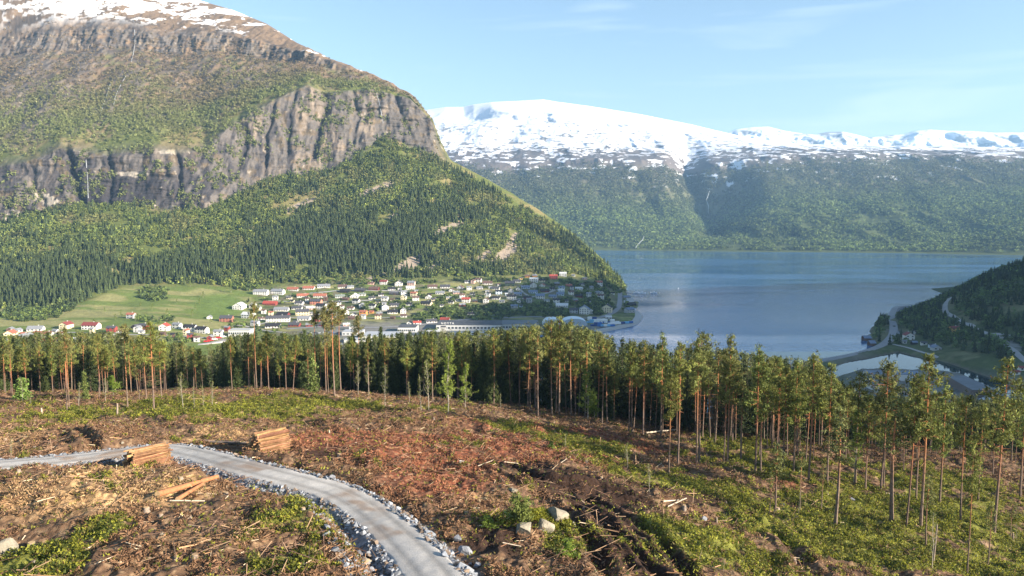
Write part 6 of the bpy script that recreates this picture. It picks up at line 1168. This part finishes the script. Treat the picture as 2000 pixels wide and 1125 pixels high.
def loose(u1, v1, u2, v2, r, m, lab, grp, lift=.12):
    a = foot(u1, v1); b = foot(u2, v2); A, B = Vector(a), Vector(b); L_ = (B - A).length; rr = np.random.default_rng(int(u1)); bk = MB(); n = 6
    pts = [A.lerp(B, k / (n - 1)) + Vector((0, 0, r + lift)) for k in range(n)]; o_ = pts[0].lerp(pts[-1], .5); r_ = bpy.data.objects.new('log', None); COL.objects.link(r_); r_.location = o_; tag(r_, lab, 'log', grp)
    zm = max(float(zq(p.x, p.y)[0]) + r * .8 - p.z for p in pts); off = Vector((0, 0, max(0, zm)))
    bk.tube([p - o_ + off for p in pts], [r * (1.1 - .25 * k / (n - 1)) for k in range(n)], 10, cap=False); bk.build('stem', m, r_, smooth=True); e = MB(); d = (pts[-1] - pts[0]).normalized()
    for p, q in ((pts[0], r * 1.09), (pts[-1], r * .84)): c = p - o_ + off; e.tube([c - d * .012, c + d * .012], [q, q], 10)
    e.build('sawn_end', M_logend, r_)
M_fresh = mat('log_orange', col=(0.34, 0.15, 0.07), rough=.9, noise=(1.2, .35), bump=(4, .05)); M_pale = mat('log_pale', col=(0.48, 0.40, 0.31), rough=.9, noise=(2, .25))
loose(308, 977, 424, 934, .27, M_fresh, 'thick orange log lying alone below the road, the upper of two crossed', 'loose logs'); loose(347, 979, 396, 947, .19, M_fresh, 'shorter log crossed under the thick orange one', 'loose logs', .02)
loose(332, 981, 400, 977, .06, M_pale, 'thin pale pole lying in front of the two crossed logs', 'loose logs'); loose(1262, 848, 1321, 844, .16, M_pale, 'peeled white log on the moss bank at the wood edge', 'loose logs', .4)
for k, (a, b, c, d, lab) in enumerate([(528, 882, 572, 869, 'upper'), (530, 885, 577, 872, 'middle'), (534, 888, 568, 880, 'lowest')]): loose(a, b, c, d, .12, M_log, f'{lab} stray log at the right foot of the farther stack', 'loose logs')
for k, (a, b, c, d) in enumerate([(153, 905, 212, 899), (165, 910, 236, 893), (178, 913, 245, 896), (196, 915, 250, 900), (208, 917, 262, 898), (218, 915, 256, 893), (230, 918, 268, 902), (236, 912, 272, 890), (160, 914, 205, 910), (247, 921, 282, 905)]): loose(a, b, c, d, .10, M_logd, 'thin grey pole in the tangle left of the near stack', 'grey poles beside the near stack', .05 + .08 * (k % 4))
for k, (a, b, c, d) in enumerate([(402, 863, 470, 866), (398, 867, 478, 871), (410, 872, 481, 874), (430, 860, 474, 864), (445, 868, 482, 868)]): loose(a, b, c, d, .12, M_logd, 'grey pole lying at the left foot of the farther stack', 'grey poles beside the farther stack', .02 + .1 * (k % 3))
for k, (a, b, c, d, lab) in enumerate([(1295, 990, 1335, 985, 'short pale log of two lying in the mid-slope brown strip'), (1300, 993, 1340, 992, 'lower pale log of two lying in the mid-slope brown strip'), (1722, 965, 1770, 972, 'pale fallen stem on the bilberry slope right of the free-standing pine'), (985, 912, 1012, 909, 'thin white pole beside the sign on the muddy slope'), (934, 916, 960, 915, 'white pole beside the mud left of the sign'), (1095, 923, 1107, 911, 'pale stick standing out of the dark mud'), (982, 1078, 1018, 1083, 'pale broken branch bottom left of the mossy knoll')]): loose(a, b, c, d, .045 if k > 2 else .08, M_pale, lab, 'pale fallen stems')
# ---- standing things: posts, tall stumps, signs
def post(u, v, vt, r, m, lab, cat='post', name='post', lean=0.0):
    x, y, z = foot(u, v); h = CAMZ + float(ray(u, vt)[1]) * y - z; r_ = bpy.data.objects.new(name, None); COL.objects.link(r_); r_.location = (x, y, z); r_.rotation_euler = (0, lean, .3); tag(r_, lab, cat, 'stakes and snags on the clear-cut'); b_ = MB(); b_.tube([(0, 0, -.3), (0.02, 0, h * .5), (0, 0.02, h)], [r, r * .92, r * .85], 8, cap=False); b_.build('stem', m, r_, smooth=True); b_ = MB(); b_.tube([(0, 0.02, h - .01), (0, 0.02, h + .012)], [r * .86, r * .84], 8); b_.build('sawn_top', M_logend, r_)
for u, v, vt, r, m, lab, le in [(82, 817, 797, .13, M_pale, 'pale broken stub standing at the left ridge', 0), (229, 816, 788, .16, M_dead, 'weathered stake standing on the left ridge below the tall orange pine', .05), (471, 778, 771, .12, M_pale, 'tiny pale stub on the ridge crest left of centre', 0), (695, 876, 864, .13, M_pale, 'short white stub in the red-brown debris right of the farther stack', 0), (643, 849, 840, .12, M_pale, 'low pale stub above the farther stack', 0), (699, 843, 836, .14, M_dead, 'grey stump in the middle of the upper slope', 0), (1399, 1032, 1010, .12, M_dead, 'grey stub beside the pale rock on the right slope', 0), (1372, 1034, 1013, .30, M_dead, 'thick grey snag with split top on the right slope', 0), (1822, 1110, 1025, .10, M_dead, 'bare bent pole at bottom right, the left of two crossing', .06), (1978, 1056, 1040, .10, M_dead, 'grey stub near the right edge', 0), (48, 975, 968, .1, M_dead, 'small stub in the straw-coloured debris at left', 0), (202, 948, 936, .07, M_dead, 'small stick standing in the debris below the road', 0)]: post(u, v, vt, r, m, lab, lean=le)
def sign(u, v, vt, lab):
    x, y, z = foot(u, v); h = CAMZ + float(ray(u, vt)[1]) * y - z; r_ = bpy.data.objects.new('marker_sign', None); COL.objects.link(r_); r_.location = (x, y, z); tag(r_, lab, 'sign', 'white marker boards'); b_ = MB(); b_.tube([(0, .03, -.2), (0, .03, h)], [.035, .03], 6); b_.build('post', M_dead, r_)
    for sx in (-.16, .16): b_ = MB(); b_.box(sx - .14, sx + .14, -.03, 0, h - .62, h); b_.build('board', M_trim, r_)
sign(110, 955, 940, 'small white double board on a post in the straw-coloured debris below the road'); sign(902, 914, 899, 'small white double board on a post on the muddy middle slope')
# stumps
st_ = MB(); st_.tube([(0, 0, -.2), (0, 0, .1), (0, 0, .35)], [.34, .26, .22], 10, cap=False); STM = st_.mesh('stump_stem', M_dead, smooth=True); st_ = MB(); st_.tube([(0, 0, .345), (0, 0, .36)], [.215, .215], 10); STT = st_.mesh('stump_top', M_logend)
sr = np.random.default_rng(21)
for k in range(70):
    u = sr.uniform(-20, 1950); v = sr.uniform(825, 1110)
    if u > 1250 and v < 900: continue
    x, y = hit(u, v, z_base); d_, _ = road_near(np.array([x]), np.array([y]))
    if d_[0] < 4.5: continue
    z = float(zq(x, y)[0]); side = 'left of the road' if x < np.interp(y, RC[::-1, 1], RC[::-1, 0]) and u < 800 else 'right of the road'
    r_ = bpy.data.objects.new('tree_stump', None); COL.objects.link(r_); r_.location = (x, y, z - .02); q = sr.uniform(.6, 1.2); r_.scale = (q, q, q * sr.uniform(.6, 1.3)); r_.rotation_euler = (0, 0, sr.random() * 6); tag(r_, f'low sawn pine stump in the felling debris {side}', 'stump', f'sawn stumps {side}'); link('stem', STM, r_); link('sawn_top', STT, r_)
# ---- rocks
def rock_mesh(name, seed, m, cut=13, rough=.10):
    rr = np.random.default_rng(seed); bm_ = __import__('bmesh').new(); __import__('bmesh').ops.create_icosphere(bm_, subdivisions=3, radius=1)
    D_ = rr.normal(size=(cut, 3)); D_ /= np.linalg.norm(D_, axis=1)[:, None]; off = rr.uniform(.42, .72, cut)
    for v in bm_.verts:
        p = np.array(v.co)
        for d, o in zip(D_, off):
            e = p @ d - o
            if e > 0: p = p - d * e
        p = p * (1 + rough * float(fbm(p[0] * 2 + seed, p[1] * 2, p[2] * 2, 2, seed))); v.co = p
    me = bpy.data.meshes.new(name); bm_.to_mesh(me); bm_.free(); me.materials.append(m); return me
M_rock = mat('grey_rock', col=(.20, .21, .235), rough=.9, noise=(2.5, .35), bump=(6, .05), objrand=.15); M_rockp = mat('pale_rock', col=(.25, .225, .175), rough=.95, noise=(1.6, .35), bump=(5, .06)); ROCKS = [rock_mesh('rock', 900 + k, M_rock) for k in range(6)]; ROCKP = [rock_mesh('rock_pale', 920 + k, M_rockp) for k in range(4)]
def rock(u, v, s3_, lab, k=0, pale=False, sink=.3, grp='boulders near the road', rz=0):
    x, y, z = foot(u, v); o = link('boulder', (ROCKP if pale else ROCKS)[k % (4 if pale else 6)], loc=(x, y, z + s3_[2] * (1 - sink) * .6), rz=rz, scale=s3_); tag(o, lab, 'boulder', grp); return o
rock(14, 1062, (1.5, 1.1, 1.1), 'large pale rounded boulder at the left edge among green heather', 0, True, .5); rock(1092, 1050, (1.5, 1.1, 1.15), 'white-faced boulder on top of the mossy knoll at right', 1, True); rock(1062, 1062, (1.0, .8, .85), 'pale boulder at the left front of the mossy knoll', 2, True); rock(1024, 1062, (1.2, .9, .85), 'half-buried pale boulder under the little pine on the knoll', 3, True)
r2 = np.random.default_rng(88); kx, ky, _ = foot(1045, 1046); q = r2.normal(size=(2600, 2)) * [2.3, 1.1] + [kx, ky + .6]; zk = zq(q[:, 0], q[:, 1]) + .1 + .45 * r2.random(2600) * np.exp(-(((q[:, 0] - kx) / 2.2) ** 2))
V, C_ = tufts(np.c_[q, zk], r2, 3, .26, .07, np.array([.24, .25, .035]) * r2.uniform(.5, 1.3, (2600, 1)), up=.6, spread=.1); tag(link('moss_cushion', np_mesh('moss_cushion', V, np.arange(len(V)).reshape(-1, 3), M_bleaf, C_)), 'yellow-green moss and grass covering the rocky knoll at right', 'moss', kind='stuff')
rock(1117, 1042, (.8, .7, .6), 'low pale boulder behind the white-faced one', 0, True)
rock(910, 1082, (.75, .9, .6), 'large dark-streaked grey boulder at the right road edge near the bottom', 0); rock(895, 1062, (.45, .5, .4), 'grey boulder above the large dark-streaked one at the road edge', 1); rock(932, 1107, (.45, .35, .35), 'pale grey boulder below the large dark-streaked one', 2); rock(919, 1100, (.3, .3, .25), 'small grey boulder beside the pale one at the road edge', 3)
rock(648, 944, (.45, .35, .35), 'grey boulder at the earth bank above the road middle', 4); rock(667, 944, (.5, .4, .4), 'brownish grey boulder right of the first at the earth bank', 5); rock(712, 1083, (.55, .45, .4), 'flat-faced light boulder in the stone slope left of the road', 2, True, .2); rock(702, 1068, (.45, .4, .35), 'grey boulder atop the stone slope left of the road', 1); rock(722, 1100, (.5, .5, .4), 'blue-grey boulder low in the stone slope', 3); rock(745, 1115, (.5, .45, .4), 'grey boulder at the bottom edge in the stone slope', 4)
rock(1003, 968, (.8, .45, .35), 'white torn rock face in the debris right of centre', 1, True); rock(170, 1018, (.35, .25, .2), 'small white stone in the heather at left', 0, True, grp='small stones in the debris'); rock(316, 1057, (.22, .2, .18), 'small white stone below the loose logs', 2, True, grp='small stones in the debris'); rock(64, 1090, (.3, .25, .2), 'flat stone in the bright green heather bottom left', 3, True, grp='small stones in the debris'); rock(240, 874, (.35, .3, .25), 'pale stone on the slope above the left road', 1, True, grp='small stones in the debris'); rock(97, 878, (.3, .25, .25), 'grey stone above the road at left', 2, grp='small stones in the debris'); rock(1374, 1036, (.45, .4, .45), 'upright grey rock face on the right slope mound', 4)
rock(1528, 986, (.5, .4, .35), 'grey stone in the right brown strip', 3, grp='small stones in the debris'); rock(1664, 978, (.5, .45, .35), 'grey stone below the moss bank at right', 1, grp='small stones in the debris')
# little pine growing on the knoll
mb_, V_, C_ = pine_parts(801, 4.0, .75, 1.5, limbs=20, kt=9, tn=12, stubs=2, col=(0.17, 0.20, 0.05)); pk_ = Proto('dwarf_pine', (mb_, V_, C_), M_bark, M_pine, 4.0)
x, y, z = foot(1022, 1055); pk_.place(x, y, z - .1, 2.9, .5, 'little bent pine growing on the mossy knoll at right', 'pine tree', None, sx=.8, tilt=(0, -.25)); x, y, z = foot(955, 1045); BUSHY[0].place(x, y, z - .4, 1.3, 1, 'olive bush on the left shoulder of the mossy knoll', 'bush', None, sx=.5); x, y, z = foot(1110, 1105); BUSHY[1].place(x, y, z - .5, 1.8, 2, 'bright bush below the pale rocks of the knoll', 'bush', None, sx=.7)
# ---- broken rock along the road (uncountable rubble)
rr = np.random.default_rng(31); ico = [rock_mesh('tmp', 950 + k, M_rock, cut=9) for k in range(1)]
def small_rock(seed):
    r2 = np.random.default_rng(seed); P = r2.normal(size=(9, 3)); P /= np.linalg.norm(P, axis=1)[:, None]; P *= r2.uniform(.8, 1.1, (9, 1)); bm_ = __import__('bmesh').new(); [bm_.verts.new(p) for p in P]; res = __import__('bmesh').ops.convex_hull(bm_, input=bm_.verts); __import__('bmesh').ops.triangulate(bm_, faces=bm_.faces); bm_.verts.index_update()
    V = np.array([v.co[:] for v in bm_.verts]); F = np.array([[v.index for v in f.verts] for f in bm_.faces]); bm_.free(); return V, F
SR = [small_rock(k) for k in range(8)]
def scatter_rocks(P, S, cols):
    V = []; F = []; C_ = []; n = 0
    for p, s_, c in zip(P, S, cols):
        v, f = SR[int(rr.integers(8))]; a = rr.random() * 6.28; cc, ss = math.cos(a), math.sin(a); q = v * s_ * np.array([1, .85, .7]); q = np.c_[q[:, 0] * cc - q[:, 1] * ss, q[:, 0] * ss + q[:, 1] * cc, q[:, 2]] + p; V.append(q); F.append(f + n); C_.append(np.tile(c, (len(q), 1))); n += len(q)
    return np.concatenate(V), np.concatenate(F), np.concatenate(C_)
n = 13000; ii = rr.integers(0, len(RCu) - 1, n); yw = RCu[ii, 1]; side = np.where(rr.random(n) < .5, 1, -1.0); wfar = np.where(side > 0, 1, 1); q = np.abs(rr.normal(size=n))
dist = RW - .15 + q * np.where(side > 0, .55, .5) + rr.random(n) * .5
# nru points left of travel (+) : the front-left bank is a broad stone slope
ud, vd = img_of(RCu[ii, 0], RCu[ii, 1], RZu[ii]); lowbank = (vd > 985); midbank = (ud > 330) & (vd < 985)
is_left = (nru[ii, 0] * side) < 0
dist = np.where(is_left & lowbank, RW - .1 + rr.random(n) * 4.2, dist); dist = np.where(is_left & midbank, RW - .1 + rr.random(n) * 1.9, dist); dist = np.where(~is_left & lowbank, RW - .1 + rr.random(n) * 1.5, dist)
P = RCu[ii] + nru[ii] * (dist * side)[:, None]; z = zq(P[:, 0], P[:, 1]); S_ = rr.uniform(.05, .16, n) * (1 + 1.3 * (rr.random(n) < .12)) * np.where(lowbank, 1.3, 1)
keep = fbm(P[:, 0] / 2.2, P[:, 1] / 2.2, 0, 3, 233) + rr.random(n) * .5 - np.where(lowbank & is_left, 0, .12) > -.08; P = P[keep]; z = z[keep]; S_ = S_[keep]; n = len(P); cl = np.where((rr.random(n) < .3)[:, None], [.17, .13, .10], [.20, .215, .24]) * rr.uniform(.5, 1.5, (n, 1)); V, F, C_ = scatter_rocks(np.c_[P, z + S_ * .25], S_, cl); tag(link('rubble', np_mesh('rubble', V, F, mat('rubble', vcol=True, rough=.9, noise=(6, .2)), np.clip(C_, .02, .7))), 'blue-grey blasted stones piled along both edges of the gravel road', 'rubble', kind='stuff')
# ---- felling debris and ground plants
def ground_pts(n, dens_fn, seed, umin=-80, umax=2080, ymin=40, ymax=176):
    r2 = np.random.default_rng(seed); out = []; tot = 0
    while tot < n:
        y = ymin + (ymax - ymin) * r2.random(60000) ** 1.15; s_ = (r2.uniform(umin, umax, 60000) - 1000) / FPX; keep = r2.random(60000) < y / ymax; x = s_ * y; x, y = x[keep], y[keep]
        A1 = fbm(x / 7, y / 7, 0, 4, 211); A2 = fbm(x / 1.6, y / 1.6, 0, 3, 213); g, m, r, t = zones(x, y, A1, A2); d, _ = road_near(x, y); w_ = dens_fn(g, m, r, t, A1, A2) * (d > RW + .9) * sst(RW + .5, RW + 3, d + .0)
        k = r2.random(len(x)) < w_; out.append(np.c_[x[k], y[k], g[k], m[k], r[k], t[k]]); tot += k.sum()
    return np.concatenate(out)[:n]
def sticks(P, rz, pit, L_, r, cols):
    n = len(P); d = np.stack([np.cos(rz) * np.cos(pit), np.sin(rz) * np.cos(pit), np.sin(pit)], -1); a = np.stack([-np.sin(rz), np.cos(rz), 0 * rz], -1); b = np.cross(d, a); V = []
    for e in (-.5, .5):
        for k in range(3):
            t = k * 2.0944; V.append(P + d * (L_ * e)[:, None] + (a * math.cos(t) + b * math.sin(t)) * (r * (1.2 if e < 0 else .7))[:, None])
    V = np.stack(V, 1).reshape(-1, 3); base = np.arange(n)[:, None] * 6; F = np.concatenate([base + np.array([[k, (k + 1) % 3, (k + 1) % 3 + 3, k + 3]]) for k in range(3)]).reshape(-1, 4); return V, F, np.repeat(cols, 6, axis=0)
g_ = ground_pts(60000, lambda g, m, r, t, a1, a2: (1 - .93 * g) * (1 - .8 * m) * sst(-.45, .15, a2 + .5 * a1), 41); n = len(g_); r2 = np.random.default_rng(42); z = zq(g_[:, 0], g_[:, 1])
L_ = .25 + 1.3 * r2.random(n) ** 3; rad = .012 + .024 * r2.random(n) ** 2; th = r2.random(n) * 6.28; cl = np.where((r2.random(n) < .30)[:, None], [.36, .22, .125], [.19, .105, .065]); cl = np.where((r2.random(n) < .07)[:, None], [.60, .48, .33], cl) * r2.uniform(.6, 1.35, (n, 1)); cl = cl * (1 - .35 * g_[:, 4:5]) + np.array([.24, .095, .05]) * .35 * g_[:, 4:5]
V, F, C_ = sticks(np.c_[g_[:, :2], z + .04 + .14 * r2.random(n)], th, r2.normal(size=n) * .22, L_, rad * (1 + .5 * L_), cl); tag(link('felling_debris', np_mesh('felling_debris', V, F, mat('slash', vcol=True, rough=.95, spec=.1), np.clip(C_, .01, .9))), 'scattered twigs, bark and branches left over the brown clear-cut', 'felling debris', kind='stuff')
# long branches and root tangles lying in heaps
r2 = np.random.default_rng(61); hp = ground_pts(330, lambda g, m, r, t, a1, a2: (1 - .8 * g) * sst(-.1, .3, a1 + .3 * a2), 62); PP = []; 
for hx, hy in hp[:, :2]:
    k = int(r2.integers(8, 22)); rad_ = r2.uniform(.6, 2.2); PP.append(np.c_[hx + r2.normal(size=k) * rad_, hy + r2.normal(size=k) * rad_, r2.random(k) * .45 + .05])
PP = np.concatenate(PP); n = len(PP); PP[:, 2] += zq(PP[:, 0], PP[:, 1]); cl = np.where((r2.random(n) < .35)[:, None], [.33, .22, .14], [.14, .085, .06]) * r2.uniform(.6, 1.3, (n, 1))
V, F, C_ = sticks(PP, r2.random(n) * 6.28, r2.normal(size=n) * .28, 1.0 + 2.2 * r2.random(n), .02 + .025 * r2.random(n), cl); tag(link('branch_tangle', np_mesh('branch_tangle', V, F, MATS['slash'], C_)), 'heaps of long broken branches and roots across the clear-cut', 'branches', kind='stuff')
# brown needle brush
g_ = ground_pts(105000, lambda g, m, r, t, a1, a2: (1 - .9 * g) * (1 - .88 * m) * sst(-.2, .3, a2 + .4 * a1), 43); n = len(g_); z = zq(g_[:, 0], g_[:, 1]); r2 = np.random.default_rng(44)
cl = (np.array([.17, .10, .058]) * (1 - g_[:, 4:5]) + np.array([.24, .105, .06]) * g_[:, 4:5]) * (1 - .6 * g_[:, 5:6]) + np.array([.36, .25, .13]) * .6 * g_[:, 5:6]; cl = cl * r2.uniform(.45, 1.5, (n, 1))
V, C_ = tufts(np.c_[g_[:, :2], z + .05 + .16 * r2.random(n)], r2, 3, .32, .06, cl, up=.3, spread=.10); tag(link('brown_brush', np_mesh('brown_brush', V, np.arange(len(V)).reshape(-1, 3), MATS['slash'], C_)), 'dry brown branch tips and needles heaped over the clear-cut', 'brush', kind='stuff')
# green heather and bilberry
g_ = ground_pts(120000, lambda g, m, r, t, a1, a2: sst(.15, .6, g) * sst(-.45, .0, a2) + .03, 45); n = len(g_); z = zq(g_[:, 0], g_[:, 1]); r2 = np.random.default_rng(46); hh = .10 + .48 * sst(-.2, .5, fbm(g_[:, 0] / 1.1, g_[:, 1] / 1.1, 0, 2, 401))
vr = fbm(g_[:, 0] / 4, g_[:, 1] / 4, 0, 3, 403)[:, None]; cl = np.array([.27, .28, .04]) * (1 + .5 * vr); cl = np.where((r2.random(n) < .22)[:, None], [.20, .17, .06], cl); cl = np.where((r2.random(n) < .36)[:, None], [.08, .105, .025], cl) * r2.uniform(.6, 1.35, (n, 1))
V, C_ = tufts(np.c_[g_[:, :2], z + hh * (.3 + .7 * r2.random(n))], r2, 3, .27, .07, np.clip(cl, .01, .5), up=.7, spread=.12); tag(link('heather', np_mesh('heather', V, np.arange(len(V)).reshape(-1, 3), M_bleaf, C_)), 'bright green bilberry and heather carpet over the near hill', 'heather', kind='stuff')
# ================================================================= HAZE
hb = MB(); hb.box(-4200, 9500, -1600, 11800, -31, 1500)
mh = bpy.data.materials.new('haze_air'); mh.use_nodes = True; nt = mh.node_tree; nt.nodes.clear()
o_ = N(nt, 'ShaderNodeOutputMaterial'); v_ = N(nt, 'ShaderNodeVolumePrincipled'); v_.inputs['Color'].default_value = (0.34, 0.62, 1.0, 1); v_.inputs['Density'].default_value = 0.000062; v_.inputs['Anisotropy'].default_value = 0.1
nt.links.new(v_.outputs[0], o_.inputs['Volume'])
tag(hb.build('haze', mh), 'pale blue air haze over the whole valley', 'haze', kind='stuff')
